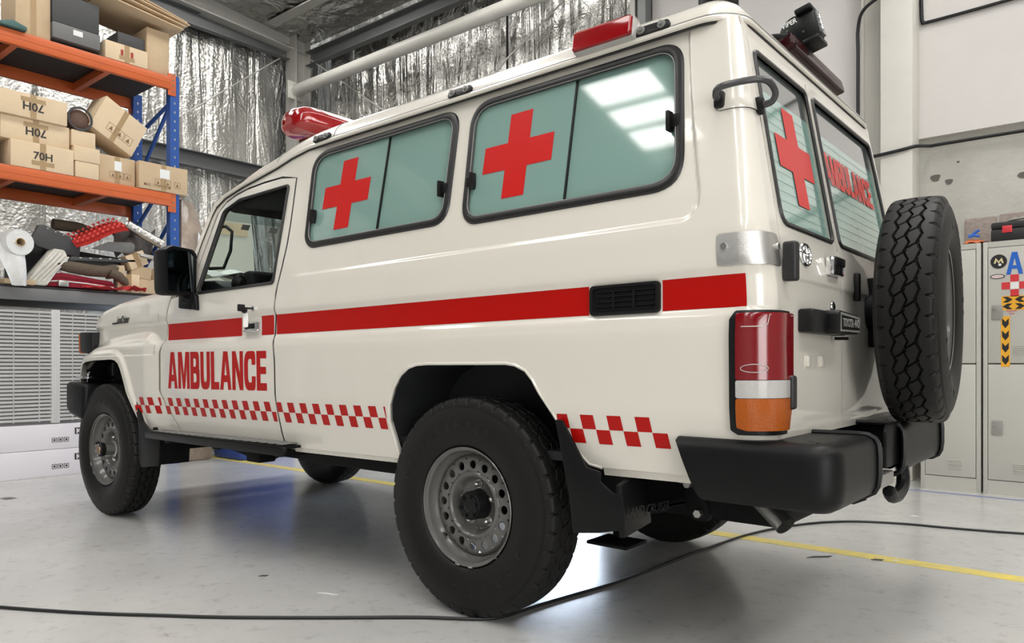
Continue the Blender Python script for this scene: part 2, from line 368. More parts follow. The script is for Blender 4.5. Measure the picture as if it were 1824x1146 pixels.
def panel(name, outline, holes, fmap, xs, zs, m, parent, lip=.02, liphole=.02, flip=False):
    """planar outline with holes, cut into a grid and mapped onto a curved surface by fmap(u,v); edges get a return lip"""
    bm = bmesh.new(); E = []
    for L in [outline]+holes:
        vs = [bm.verts.new((p[0], p[1], 0)) for p in L]
        for i in range(len(vs)): E.append(bm.edges.new((vs[i], vs[(i+1) % len(vs)])))
    bmesh.ops.triangle_fill(bm, use_beauty=True, use_dissolve=False, edges=E)
    for x in xs: bmesh.ops.bisect_plane(bm, geom=bm.verts[:]+bm.edges[:]+bm.faces[:], dist=1e-5, plane_co=(x, 0, 0), plane_no=(1, 0, 0))
    for z in zs: bmesh.ops.bisect_plane(bm, geom=bm.verts[:]+bm.edges[:]+bm.faces[:], dist=1e-5, plane_co=(0, z, 0), plane_no=(0, 1, 0))
    bmesh.ops.remove_doubles(bm, verts=bm.verts[:], dist=2e-5)
    bmesh.ops.dissolve_degenerate(bm, edges=bm.edges[:], dist=2e-5)
    uv = {v: (v.co.x, v.co.y) for v in bm.verts}
    nor = {}
    e = .0015
    for v, (u, w) in uv.items():
        du = fmap(u+e, w, 0)-fmap(u-e, w, 0); dw = fmap(u, w+e, 0)-fmap(u, w-e, 0)
        n = du.cross(dw); n.normalize(); nor[v] = n
    cen = Vector((-.6, 0, 1.1)); 
    for v in bm.verts:
        u, w = uv[v]; p = fmap(u, w, 0); n = nor[v]
        if n.dot(fmap(u, w, .01)-p) < 0: n = -n
        nor[v] = n; v.co = p
    bm.normal_update()
    bad = [f for f in bm.faces if f.normal.dot(nor[f.verts[0]]) < 0]
    if bad: bmesh.ops.reverse_faces(bm, faces=bad)
    base = list(bm.verts); nb = len(base); normals = [nor[v] for v in base]
    be = [ed for ed in bm.edges if ed.is_boundary]
    if lip:
        r = bmesh.ops.extrude_edge_only(bm, edges=be); nv = [g for g in r['geom'] if isinstance(g, bmesh.types.BMVert)]
        # inner copy moves inwards along its source normal
        src = {}
        for ed in bm.edges:
            a, b = ed.verts
            if a in nor and b not in nor: src[b] = a
            elif b in nor and a not in nor: src[a] = b
        for v in nv:
            if v in src: v.co = v.co - nor[src[v]]*lip
    bm.verts.index_update()
    idx = {v: i for i, v in enumerate(bm.verts)}
    # custom normals only on the skin: per loop
    loops = []
    fl = []
    for f in bm.faces:
        skin = all(v in nor for v in f.verts); f.smooth = True
        fl.append(skin)
    me = bpy.data.meshes.new(name); 
    allv = list(bm.verts); nl = []
    for f in bm.faces:
        skin = all(v in nor for v in f.verts)
        fn = f.normal.copy()
        for v in f.verts: nl.append(tuple(nor[v]) if skin else (tuple(fn) if fn.length > 1e-9 else (0, 0, 1)))
    bm.to_mesh(me); bm.free()
    me.normals_split_custom_set(nl)
    return link(name, me, m, parent, smooth=0)
def lin(a, b, n): return list(np.linspace(a, b, n))
ZS = sorted(set([round(z, 4) for z in lin(.52, 1.02, 22)+lin(1.02, 1.24, 34)+lin(1.24, 1.32, 8)+lin(1.32, 1.36, 9)+lin(1.36, 2.0, 24)+lin(.74, .80, 9)]))
def arc_s(): return []

# bold condensed capitals as outlines (outer loops, holes) on a 0..1 box each
def glyph(ch):
    if ch == 'A': return [[(0, 0), (.29, 0), (.345, .20), (.655, .20), (.71, 0), (1, 0), (.69, 1), (.31, 1)]], [[(.40, .38), (.60, .38), (.5, .76)]]
    if ch == 'M': return [[(0, 0), (.235, 0), (.235, .66), (.40, 0), (.60, 0), (.765, .66), (.765, 0), (1, 0), (1, 1), (.66, 1), (.5, .38), (.34, 1), (0, 1)]], []
    if ch == 'B': return [round_poly([(0, 0), (1, 0), (1, .54), (.86, .54), (.96, .54), (.96, 1), (0, 1)], [0, .26, .12, 0, .10, .22, 0], 5)], [round_poly([(.34, .18), (.66, .18), (.66, .42), (.34, .42)], [0, .12, .12, 0], 4), round_poly([(.34, .60), (.62, .60), (.62, .82), (.34, .82)], [0, .10, .10, 0], 4)]
    if ch == 'U': return [round_poly([(0, 1), (0, 0), (1, 0), (1, 1), (.66, 1), (.66, .19), (.34, .19), (.34, 1)], [0, .36, .36, 0, 0, .16, .16, 0], 6)], []
    if ch == 'L': return [[(0, 0), (1, 0), (1, .20), (.42, .20), (.42, 1), (0, 1)]], []
    if ch == 'N': return [[(0, 0), (.30, 0), (.30, .58), (.68, 0), (1, 0), (1, 1), (.70, 1), (.70, .44), (.33, 1), (0, 1)]], []
    if ch == 'C': return [round_poly([(1, .36), (1, 0), (0, 0), (0, 1), (1, 1), (1, .65), (.67, .65), (.67, .80), (.34, .80), (.34, .20), (.67, .20), (.67, .36)], [0, .36, .40, .40, .36, 0, 0, .14, .16, .16, .14, 0], 6)], []
    if ch == 'E': return [[(0, 0), (1, 0), (1, .19), (.38, .19), (.38, .42), (.93, .42), (.93, .60), (.38, .60), (.38, .81), (.97, .81), (.97, 1), (0, 1)]], []
def word_bm(txt, widths, gap, ncut=7):
    bm = bmesh.new(); x = 0
    for ch in txt:
        o, h = glyph(ch); E = []; w_ = widths[ch]; tmp = bmesh.new()
        for L_ in o+h:
            V = [tmp.verts.new((p[0]*w_, p[1], 0)) for p in L_]
            for i in range(len(V)): E.append(tmp.edges.new((V[i], V[(i+1) % len(V)])))
        bmesh.ops.triangle_fill(tmp, use_beauty=True, use_dissolve=False, edges=E)
        for y in lin(0, 1, ncut+1)[1:-1]: bmesh.ops.bisect_plane(tmp, geom=tmp.verts[:]+tmp.edges[:]+tmp.faces[:], dist=1e-5, plane_co=(0, y, 0), plane_no=(0, 1, 0))
        bmesh.ops.translate(tmp, verts=tmp.verts[:], vec=(x, 0, 0)); me = bpy.data.meshes.new('g'); tmp.to_mesh(me); tmp.free(); bm.from_mesh(me); bpy.data.meshes.remove(me); x += w_+gap
    return bm, x-gap
GW = dict(A=.62, M=.72, B=.56, U=.56, L=.46, N=.58, C=.58, E=.50)
# -- rear quarter / body side
DOOR_REAR = [(-1.181, .575), (-1.190, .62), (-1.196, .80), (-1.198, .96), (-1.210, 1.04), (-1.213, 1.075), (-1.207, 1.165), (-1.200, 1.27), (-1.176, 1.40), (-1.166, 1.50), (-1.166, 1.60), (-1.178, 1.82)]
DOOR_TOP = [(-1.30, 1.838), (-1.453, 1.838), (-1.60, 1.830), (-1.70, 1.815), (-1.785, 1.790), (-1.850, 1.745)]
GUT = [(-2.045, 1.40), (-1.975, 1.60), (-1.915, 1.735), (-1.88, 1.785), (-1.80, 1.825), (-1.65, 1.858), (-1.47, 1.887), (-1.35, 1.907), (-1.23, 1.935), (-1.10, 1.953), (-.95, 1.957)]
ZG = 1.950
ARCH = [(-.385, .552), (-.397, .615), (-.415, .704), (-.402, .77), (-.372, .838), (-.335, .885), (-.29, .914), (-.24, .927), (-.18, .930), (.208, .928), (.25, .922), (.295, .903), (.325, .872), (.354, .828), (.411, .755), (.465, .665), (.530, .600), (.575, .592)]
def gz(x): return float(np.interp(x, [g[0] for g in GUT]+[1.2], [g[1] for g in GUT]+[ZG]))
body = [(-1.168, .552)] + [(x+.012, z) for x, z in DOOR_REAR] + [(x+(.008 if i == 0 else 0), z+.010) for i, (x, z) in enumerate(DOOR_TOP)]
body += [(-1.872, 1.738), (-1.998, 1.40), (-2.045, 1.40)] + GUT[1:]
body += [(s, ZG) for s in lin(-.7, .8, 10)] + [(s, ZG) for s in lin(.9, SE, 14)]
body += [(SE, .60)]
body += [(.9, .592)] + ARCH[::-1]
# clean duplicates
def dedupe(P, eps=.003):
    out = []
    for p in P:
        if not out or math.hypot(p[0]-out[-1][0], p[1]-out[-1][1]) > eps: out.append(p)
    return out
W1 = round_poly([(-1.012, 1.473), (-.132, 1.473), (-.140, 1.905), (-1.042, 1.905)], [.07, .07, .075, .085], 8)
W2 = round_poly([(-.028, 1.453), (.850, 1.453), (.800, 1.905), (-.050, 1.905)], [.07, .09, .075, .085], 8)
XS_B = sorted(set([round(v, 4) for v in lin(-2.0, -1.0, 22)+lin(-1.0, .82, 50)+lin(.82, .98, 22)+lin(.98, SE, 36)]))
for sg, nm in ((-1, 'body_side'), (1, 'body_side')):
    f = lambda s, z, off=0, sg=sg: side_pt(s, z, off, sg)
    panel(nm, dedupe(body), [W1, W2], f, XS_B if sg < 0 else XS_B[::3], ZS if sg < 0 else ZS[::2], m_paint, AMB, lip=.022)
# -- front doors
door = DOOR_REAR + DOOR_TOP + [(-1.905, 1.60), (-1.985, 1.40), (-2.03, 1.325), (-2.212, 1.305), (-2.238, 1.25), (-2.247, 1.17), (-2.262, 1.10), (-2.300, 1.045), (-2.308, 1.00), (-2.313, .80), (-2.300, .775), (-2.235, .68), (-2.15, .575)]
DW = round_poly([(-1.224, 1.318), (-1.224, 1.792), (-1.655, 1.786), (-1.795, 1.745), (-1.935, 1.318)], [.015, .02, .05, .05, .02], 5)
XS_D = lin(-2.3, -1.15, 26)
doors = []
for sg in (-1, 1):
    f = lambda s, z, off=0, sg=sg: side_pt(s, z, off, sg, False)
    d = panel('front_door', dedupe(door), [DW], f, XS_D, ZS if sg < 0 else ZS[::2], m_paint, AMB, lip=.02); doors.append(d)
    # glass, seal
    b = MB(); b.tube([f(p[0], p[1], .001) for p in DW], .0085, 6, closed=True); b.build('window_seal', m_rubber, d)
    c = (-1.55, 1.55); b = MB(); n = 8
    b.grid([[f(-1.222+(-1.795+1.222)*u - .14*(1-w)*u, 1.316+.474*w-.04*w*u*u, -.012) for w in lin(0, 1, n)] for u in lin(0, 1, n)]); b.build('window_glass', m_glass, d, smooth=180)
for sg in (-1, 1):
    b = MB(); b.tube([side_pt(x+.006, z, -.0035, sg, False) for x, z in DOOR_REAR], .0048, 6); b.build('door_seal', m_rubber, AMB)
    b = MB(); b.tube([side_pt(x+.003, z+.005, -.006, sg, False) for x, z in [(-1.178, 1.828)]+DOOR_TOP], .004, 6); b.build('door_seal', m_rubber, AMB)
# sill under the doors, body-colour flange along the bottom
for sg in (-1, 1):
    b = MB(); b.grid([[side_pt(x, z, off, sg, False) for z, off in ((.573, -.018), (.555, -.022), (.540, -.020), (.520, -.06))] for x in lin(-2.16, -1.165, 8)]); b.build('door_sill', m_paint, AMB, smooth=40)
    b = MB(); b.grid([[side_pt(x, .552+dz, off, sg, False) for dz, off in ((0, 0), (-.004, -.012), (-.022, -.014), (-.024, -.06))] for x in lin(-1.168, -.39, 6)]); b.build('sill_flange', m_paint, AMB, smooth=40)
    b = MB(); b.grid([[side_pt(x, .592+dz, off, sg, False) for dz, off in ((0, 0), (-.004, -.012), (-.026, -.014), (-.028, -.06))] for x in lin(.575, 1.0, 6)]); b.build('sill_flange', m_paint, AMB, smooth=40)
    # rolled wheel-arch edge
    b = MB(); b.tube([side_pt(p[0], p[1], -.004, sg, False) for p in round_poly(ARCH, 0)], .007, 6); b.build('arch_edge', m_paint, AMB)
# -- roof: a crowned shell inside the gutter line
XF, XB, YG, RPL = -1.895, .985, .738, .115
def outline_ring(d):
    r = max(RPL-d, .004); y1 = YG-d; x1 = XB-d*1.0; x0 = XF+d*1.6
    if x0 > -.9: x0 = -.9
    P = []
    for (cx, cy, a0, n) in ((x1-r, y1-r, 0, 8), ):
        pass
    # start at front-left going back along left side, rear, right side, front
    for x in lin(x0+r, x1-r, 40): P.append((x, -y1))
    for i in range(1, 9): t = -PI/2+PI/2*i/8; P.append((x1-r+r*math.cos(t), -y1+r+r*math.sin(t)))
    for y in lin(-y1+r, y1-r, 20)[1:]: P.append((x1, y))
    for i in range(1, 9): t = PI/2*i/8; P.append((x1-r+r*math.cos(t), y1-r+r*math.sin(t)))
    for x in lin(x1-r, x0+r, 40)[1:]: P.append((x, y1))
    for i in range(1, 9): t = PI/2+PI/2*i/8; P.append((x0+r+r*math.cos(t), y1-r+r*math.sin(t)))
    for y in lin(y1-r, -y1+r, 20)[1:]: P.append((x0, y))
    for i in range(1, 8): t = PI+PI/2*i/8; P.append((x0+r+r*math.cos(t), -y1+r+r*math.sin(t)))
    return P
HP = [(0, 0), (.004, .016), (.010, .030), (.020, .046), (.034, .060), (.055, .074), (.085, .087), (.13, .099), (.20, .113), (.32, .130), (.46, .143), (.60, .150), (.70, .152)]
def roofz(x):
    return gz(x) + .004
b = MB()
def roof_pt(x, y, hh):
    bow = .035*(1-(y/YG)**2)                    # header bows forward over the windscreen
    xx = x - bow*max(0, min(1, (-1.2-x)/.6))
    k = ss(XF-.02, XF+.35, x)*.55+.45 if x < -1.4 else 1.0
    return sh((xx, y, roofz(x) + hh*k))
b.grid([[roof_pt(x, y, hh) for (x, y) in outline_ring(d)] for d, hh in HP], closed_v=True)
ring = outline_ring(.70); b.bm.faces.new([b.bm.verts.new(roof_pt(x, y, .152)) for x, y in ring])
bmesh.ops.remove_doubles(b.bm, verts=b.bm.verts[:], dist=1e-4)
roof = b.build('roof', m_paint, AMB, smooth=60)
# rain gutter all the way round, with a shadow groove above and a rolled edge
gp = [side_pt(x, z, .012, -1, False) for x, z in GUT[:-1]]
ring0 = outline_ring(-.004)
gl = [Vector(p) for p in gp] + [sh((x, y, ZG)) for x, y in ring0[:40+8+19] if x > -.95 and y < .0]
gr = [Vector((p.x, -p.y, p.z)) for p in gl]
path = gl + gr[::-1]
b = MB(); b.tube(path, .0095, 8, flat=(.9, 1)); b.build('rain_gutter', m_paint, AMB)
b = MB(); b.tube([Vector((p.x, p.y*.992, p.z+.012)) for p in path], .0042, 6); b.build('gutter_sealant', m_grey, AMB)
b = MB(); b.tube([Vector((p.x-.004 if p.x > .9 else p.x, p.y*.992, p.z-.0115)) for p in path], .0035, 6); b.build('gutter_shadow_groove', m_groove, AMB)
# weld seam strips on the roof side
for xx in (-.90, -1.345):
    pts = [roof_pt(xx, -YG+d, hh+.0015) for d, hh in HP[:9]]
    b = MB(); b.tube(pts, .0022, 5); b.build('roof_joint', m_grey, AMB)
# -- front wings
ZTX = [-3.46, -3.41, -3.36, -3.32, -3.295, -3.25, -3.20, -3.12, -2.93, -2.67, -2.40, -2.18]
ZTZ = [.90, .985, 1.065, 1.12, 1.185, 1.238, 1.270, 1.298, 1.330, 1.352, 1.362, 1.364]
def ztop(x): return float(np.interp(x, ZTX, ZTZ))
_zx = np.arange(-3.7, -2.0, .005); _zz = np.convolve(np.pad(np.interp(_zx, [-3.5, -3.42, -3.30, -3.18, -3.0, -2.80, -2.52, -2.44, -2.38, -2.32, -2.24, -2.1], [.93, .985, 1.045, 1.085, 1.115, 1.130, 1.142, 1.135, 1.115, 1.080, 1.040, 1.0]), 10, mode='edge'), np.ones(21)/21, 'valid')
def zl(x): return float(np.interp(x, _zx, _zz))
FARCH = [(-3.395, .80), (-3.385, .855), (-3.355, .918), (-3.31, .955), (-3.25, .968), (-3.1, .976), (-2.86, .980), (-2.80, .974), (-2.755, .955), (-2.725, .920), (-2.69, .86), (-2.645, .775), (-2.60, .69), (-2.545, .60), (-2.53, .565)]
_fa = np.array(round_poly(FARCH, 0))
def arch_dist(x, z):
    P = np.array((x, z)); a = _fa[:-1]; b = _fa[1:]; ab = b-a; t = np.clip(((P-a)*ab).sum(1)/(ab*ab).sum(1), 0, 1); return float(np.sqrt((((a+ab*t[:, None])-P)**2).sum(1)).min())
def wing_pt(x, z, off=0.0, sg=-1):
    h = hw(z)
    k = ss(-2.22, -2.50, x)
    up = h - .012*k
    if z > 1.0: up = min(up, .842+0*z) if k > .5 else up
    bul = (.040*ss(0, .06, zl(x)-z))*ss(-2.25, -2.47, x)
    h = up + bul
    lipb = .016*(1-ss(.032, .062, arch_dist(x, z)))
    h += lipb*ss(-2.30, -2.50, x)
    if x < -3.12: h -= .32*(-3.12-x)**1.7*(1+.6*ss(1.0, 1.2, z))
    t = ztop(x)-z
    if t < .038: u = (.038-max(t, 0))/.038; h -= .038*(1-math.sqrt(max(0, 1-u*u)))
    return Vector((x, sg*(h+off), z+SH*x))
wing = [(-2.222, 1.355), (-2.222, 1.31), (-2.246, 1.25), (-2.255, 1.17), (-2.270, 1.10), (-2.308, 1.045), (-2.316, 1.00), (-2.321, .80), (-2.308, .775), (-2.243, .68), (-2.165, .575), (-2.16, .562), (-2.53, .562)]
wing += FARCH[::-1][1:] + [(-3.435, .80), (-3.448, .86)] + [(x, ztop(x)) for x in lin(-3.445, -3.20, 14)+lin(-3.16, -2.26, 16)]
for sg in (-1, 1):
    f = lambda x, z, off=0, sg=sg: wing_pt(x, z, off, sg)
    w_ = panel('front_wing', dedupe(wing), [], f, lin(-3.44, -2.18, 120) if sg < 0 else lin(-3.44, -2.18, 24), sorted(lin(.57, 1.0, 60)+lin(1.0, 1.36, 60)) if sg < 0 else lin(.57, 1.36, 30), m_paint, AMB, lip=.03)
# -- bonnet: from wing top to wing top, slightly crowned, with the raised centre
b = MB(); rows = []
for x in lin(-3.30, -3.12, 8)+lin(-3.08, -2.10, 20):
    zt = ztop(x) if x < -2.18 else 1.364
    y0 = -wing_pt(max(x, -3.45), zt-.0005, 0)[1]
    row = []
    for t in lin(-1, 1, 33):
        y = t*y0; cr = .028*(1-t*t)+.022*ss(.80, .62, abs(t))*ss(-3.30, -3.0, x)
        row.append(sh((x-.04*(1-t*t)*ss(-3.0, -3.30, x), y, zt+cr)))
    rows.append(row)
b.grid(rows); bon = b.build('bonnet', m_paint, AMB, smooth=60)
# crease along the wing (the pressed line under the bonnet side)
b = MB(); b.box((-2.16, 0, 1.33), (.16, 1.5, .03), bev=.01); b.build('cowl_panel', m_black, AMB)
# -- front: grille, lamps, bumper
b = MB(); b.box((-3.31, 0, .98), (.10, 1.45, .36), bev=.02); b.build('front_panel', m_black, AMB)
b = MB(); b.box((-3.37, 0, 1.00), (.03, .92, .24), bev=.01); gr_ = b.build('grille', m_black, AMB)
for i in range(5): MB().box((-3.39, 0, .91+i*.045), (.02, .90, .012), bev=.003).build('grille_bar', m_grey, gr_)
for sg in (-1, 1):
    b = MB(); b.lathe([(0, .03), (.06, .024), (.085, 0), (.085, -.03)], 28, Matrix.Translation(sh((-3.38, sg*.60, 1.0))) @ Euler((0, -PI/2, 0)).to_matrix().to_4x4()); b.build('headlamp', m_lens, AMB)
    # corner indicator in a black housing
    b = MB(); b.prism([(-3.395, 1.005), (-3.22, .985), (-3.20, 1.13), (-3.405, 1.135)], .13, frame((0, sg*.80, 0), (1, 0, 0), (0, 0, 1)), bev=.01); hs = b.build('indicator_housing', m_black, AMB)
    b = MB(); b.prism([(-3.425, 1.00), (-3.395, 1.00), (-3.402, 1.132), (-3.43, 1.125)], .125, frame((0, sg*.80, -.003), (1, 0, 0), (0, 0, 1)), bev=.008); b.build('indicator_lens', m_amber, hs)
b = MB()
for sg in (-1, 1):
    b.prism([(-3.23, .565), (-3.20, .80), (-3.50, .815), (-3.50, .63), (-3.44, .60)], .30, frame((0, sg*.765, 0), (1, 0, 0), (0, 0, 1)), bev=.03, seg=3)
b.box((-3.47, 0, .70), (.14, 1.3, .20), bev=.03); fb = b.build('front_bumper', m_bumper, AMB)
MB().box((-3.33, -.80, .842), (.20, .16, .016), bev=.004).build('bumper_top_strip', m_chrome, fb)
# -- windscreen, pillars
def ws_pt(u, v):      # u -1..1 across, v 0..1 up
    y = u*(.770-.085*v); x = -2.165+.245*v-.10*(1-u*u)*(1-.3*v); z = 1.345+.455*v+.02*(1-u*u)*v
    return sh((x, y, z))
b = MB(); b.grid([[ws_pt(u, v) for v in lin(0, .84, 10)] for u in lin(-1, 1, 16)]); wsn = b.build('windscreen', m_glass, AMB, smooth=180)
m_band = mat('windscreen_sun_band', (.30, .42, .42), .03, trans=.85, ior=1.05)
b = MB(); b.grid([[ws_pt(u, v) for v in lin(.84, 1, 3)] for u in lin(-1, 1, 16)]); b.build('sun_band', m_band, wsn, smooth=180)
for u in (-.70, -.38, -.1):
    b = MB(); b.grid([[ws_pt(u+du, v)+Vector((.004, 0, 0)) for v in (.76, .82)] for du in (0, .045, .09)]); b.build('windscreen_sticker', m_white, wsn, smooth=0)
for sg in (-1, 1):
    # A pillar: painted box section between windscreen and door frame
    o_ = [(-2.165, 1.335), (-2.03, 1.50), (-1.99, 1.60), (-1.93, 1.735), (-1.89, 1.80)]
    L0 = [ws_pt(sg*.985, v) for v in lin(0, 1.0, 8)]
    L1 = [side_pt(x, z, -.004, sg, False) for x, z in [(-2.07, 1.345), (-2.022, 1.46), (-1.985, 1.56), (-1.955, 1.63), (-1.93, 1.69), (-1.91, 1.735), (-1.885, 1.775), (-1.85, 1.80)]]
    L2 = [side_pt(x+.05, z, -.03, sg, False) for x, z in [(-2.07, 1.345), (-2.022, 1.46), (-1.985, 1.56), (-1.955, 1.63), (-1.93, 1.69), (-1.91, 1.735), (-1.885, 1.775), (-1.85, 1.80)]]
    b = MB(); b.grid([L0, [(a+c)/2+Vector((-.02, sg*.012, .006)) for a, c in zip(L0, L1)], L1, L2]); b.build('windscreen_pillar', m_paint, AMB, smooth=60)
    b = MB(); b.tube(L0, .010, 6); b.build('windscreen_seal', m_rubber, AMB)
    b = MB(); b.tube([p+Vector((-.005, sg*.004, 0)) for p in L1], .006, 6); b.build('pillar_gutter', m_groove, AMB)
b = MB(); b.tube([ws_pt(u, 1.0) for u in lin(-1, 1, 20)], .011, 6); b.tube([ws_pt(u, 0) for u in lin(-1, 1, 20)], .011, 6); b.build('windscreen_frame_seal', m_rubber, AMB)
# -- rear doors
def rd_pt(y, z, off=0.0):
    d = 0.0
    d -= .006*ss(1.175, 1.160, z)*ss(.72, .735, z)          # pressed step below the handle line
    if z < .80: d -= .10*(.80-z)**1.2
    x = xr(z)+d+off
    return Vector((x, y, z+SH*x))
SPL = -.150
def rdoor(y0f, y1f, win, name):
    zz = lin(.70, 1.905, 20); out = [(y0f(z), z) for z in zz] + [(y1f(z), z) for z in zz[::-1]]
    f = lambda y, z, off=0: rd_pt(y, z, off)
    o = panel(name, dedupe(out), [win], f, lin(-.7, .7, 16), sorted(lin(.705, .80, 8)+lin(.82, 1.14, 8)+lin(1.15, 1.19, 10)+lin(1.2, 1.9, 12)), m_paint, AMB, lip=.03)
    b = MB(); b.tube([f(p[0], p[1],   .002) for p in win], .0085, 6, closed=True, flat=(1, .7)); b.build('window_seal', m_rubber, o)
    return o
WL = round_poly([(-.672, 1.327), (-.192, 1.327), (-.178, 1.862), (-.640, 1.862)], [.045, .03, .03, .03], 5)
WR = round_poly([(-.118, 1.327), (.672, 1.327), (.640, 1.862), (-.112, 1.862)], [.03, .045, .03, .03], 5)
rdl = rdoor(lambda z: -yend(z)+.006, lambda z: SPL-.004, WL, 'rear_door'); rdr = rdoor(lambda z: SPL+.004, lambda z: yend(z)-.006, WR, 'rear_door')
def flat_fill(name, poly, f, off, m, parent, xs, zs): return panel(name, poly, [], lambda u, v, o=0: f(u, v, off+o), xs, zs, m, parent, lip=0)
for o, Wp, zb in ((rdl, WL, 1.752), (rdr, WR, 1.742)):
    y0 = min(p[0] for p in Wp); y1 = max(p[0] for p in Wp)
    flat_fill('window_film', [(y0, 1.328), (y1, 1.328), (y1, zb), (y0, zb)], rd_pt, -.010, m_greenr, o, [], lin(1.34, 1.74, 5))
    flat_fill('window_glass', [(y0, zb), (y1, zb), (y1, 1.862), (y0, 1.862)], rd_pt, -.010, m_tint, o, [], [1.8])
    for i in range(12):
        z = 1.375+i*.031
        b = MB(); b.tube([rd_pt(y0+.03, z, -.0085), rd_pt(y1-.03, z, -.0085)], .0005, 4); b.build('defrost_line', m_line, o)
def cross_poly(cx, cz, a, w): return [(cx-a, cz-w), (cx-w, cz-w), (cx-w, cz-a), (cx+w, cz-a), (cx+w, cz-w), (cx+a, cz-w), (cx+a, cz+w), (cx+w, cz+w), (cx+w, cz+a), (cx-w, cz+a), (cx-w, cz+w), (cx-a, cz+w)]
flat_fill('red_cross', cross_poly(-.400, 1.575, .160, .052), rd_pt, -.007, m_redcross, rdl, [], [])
bmt, tw = word_bm('AMBULANCE', GW, .055, 3)
for v in bmt.verts: v.co = rd_pt(-.075+v.co.x/tw*.62, 1.562+v.co.y*.118, -.007)
b = MB(); b.join(bmt); b.build('rear_lettering', m_redcross, rdr, smooth=180)['kind'] = 'stuff'
# dark door gaps
b = MB(); b.grid([[Vector((xr(z)-.02+0, y, z+SH*xr(z))) for y in (SPL-.02, SPL+.02)] for z in lin(.70, 1.9, 8)]); b.build('door_gap_shadow', m_groove, AMB)
b = MB(); b.tube([rd_pt(SPL, z, -.004) for z in lin(1.3, 1.9, 8)], .004, 5); b.build('door_overlap_strip', m_chrome, AMB)
for sg in (-1, 1):
    b = MB(); b.tube([rd_pt(sg*(yend(z)-.001), z, -.012) for z in lin(.70, 1.9, 10)], .006, 5); b.build('door_gap_shadow', m_groove, AMB)
# upper rail above the doors and valance below
b = MB(); b.grid([[Vector((xr(z)+d, y, z+SH*xr(z))) for z, d in ((1.908, -.004), (1.93, .0), (1.955, -.002))] for y in lin(-.70, .70, 6)]); b.build('rear_header', m_paint, AMB, smooth=60)
b = MB(); b.box((1.07, 0, .655), (.06, 1.40, .085)); b.build('rear_valance', m_dark, AMB)
# -- side windows: seal, sliding panes with frosted film, catches, crosses
def side_window(Wp, div, cx, cxz, knobs, sg):
    f = lambda s, z, off=0: side_pt(s, z, off, sg)
    b = MB(); b.tube([f(p[0], p[1], .002) for p in Wp], .0165, 8, closed=True, flat=(.55, 1)); fr = b.build('side_window', m_rubber, AMB, label='black rubber window surround')
    c = np.array(Wp).mean(0); Wi = [tuple(c+(np.array(p)-c)*np.array((.972, .945))) for p in Wp]
    b = MB(); b.tube([f(p[0], p[1], .0085) for p in Wi], .0022, 5, closed=True); b.build('inner_bead', m_grey, fr)
    x0 = min(p[0] for p in Wp); x1 = max(p[0] for p in Wp); z0 = min(p[1] for p in Wp)+.004; z1 = max(p[1] for p in Wp)-.004
    def pane(a0, a1, off, nm):
        return panel(nm, clip_poly(Wp, a0, a1), [], lambda s, z, o=0: f(s, z, o+off), [], lin(z0+.03, z1-.03, 5), m_green, fr, lip=.004)
    pf = pane(x0-.01, div+.012, -.004, 'sliding_pane'); pr = pane(div-.012, x1+.01, -.012, 'sliding_pane')
    b = MB(); b.grid([[f(div+dx, z, o) for z in lin(z0+.01, z1-.01, 6)] for dx, o in ((.010, -.003), (.016, -.003), (.016, -.012))]); b.build('pane_edge', m_black, fr)
    if sg < 0:
        panel('red_cross', cross_poly(cx, cxz, .158, .0505), [], lambda s, z, o=0: f(s, z, -.0025+o), [], lin(cxz-.1, cxz+.1, 3), m_redcross, pf, lip=0)
    for (kx, kz, side) in knobs:
        p = f(kx, kz, .012); q_ = f(kx, kz, -.01)
        b = MB(); b.box(tuple((p+q_)/2), (.028, .030, .040), bev=.004); b.box(tuple(f(kx-side*.018, kz, .012)), (.012, .034, .062), bev=.004); b.build('window_catch', m_black, pf if side < 0 else pr)
def clip_poly(P, a0, a1):
    def clip(P, val, keep_gt):
        out = []
        for i in range(len(P)):
            p, q_ = P[i], P[(i+1) % len(P)]; ip = (p[0] > val) == keep_gt; iq = (q_[0] > val) == keep_gt
            if ip: out.append(p)
            if ip != iq:
                t = (val-p[0])/(q_[0]-p[0]); out.append((val, p[1]+t*(q_[1]-p[1])))
        return out
    return dedupe(clip(clip(P, a0, True), a1, False), .0015)
for sg in (-1, 1):
    side_window(W1, -.553, -.784, 1.683, [(-1.000, 1.605, -1), (-.150, 1.60, 1)], sg)
    side_window(W2, .404, .187, 1.675, [(-.022, 1.605, -1), (.815, 1.655, 1)], sg)
# body interior floor and dark liner so nothing shows through the gaps
b = MB()
b.box((-1.0, 0, .615), (3.5, 1.56, .03)); b.build('cabin_floor', m_int, AMB)
b = MB(); b.box((-1.10, 0, 1.25), (.03, 1.40, 1.22)); b.build('bulkhead', m_lining, AMB)
b = MB(); b.box((-2.28, 0, .98), (.03, 1.55, .66)); b.build('firewall', m_dark, AMB)
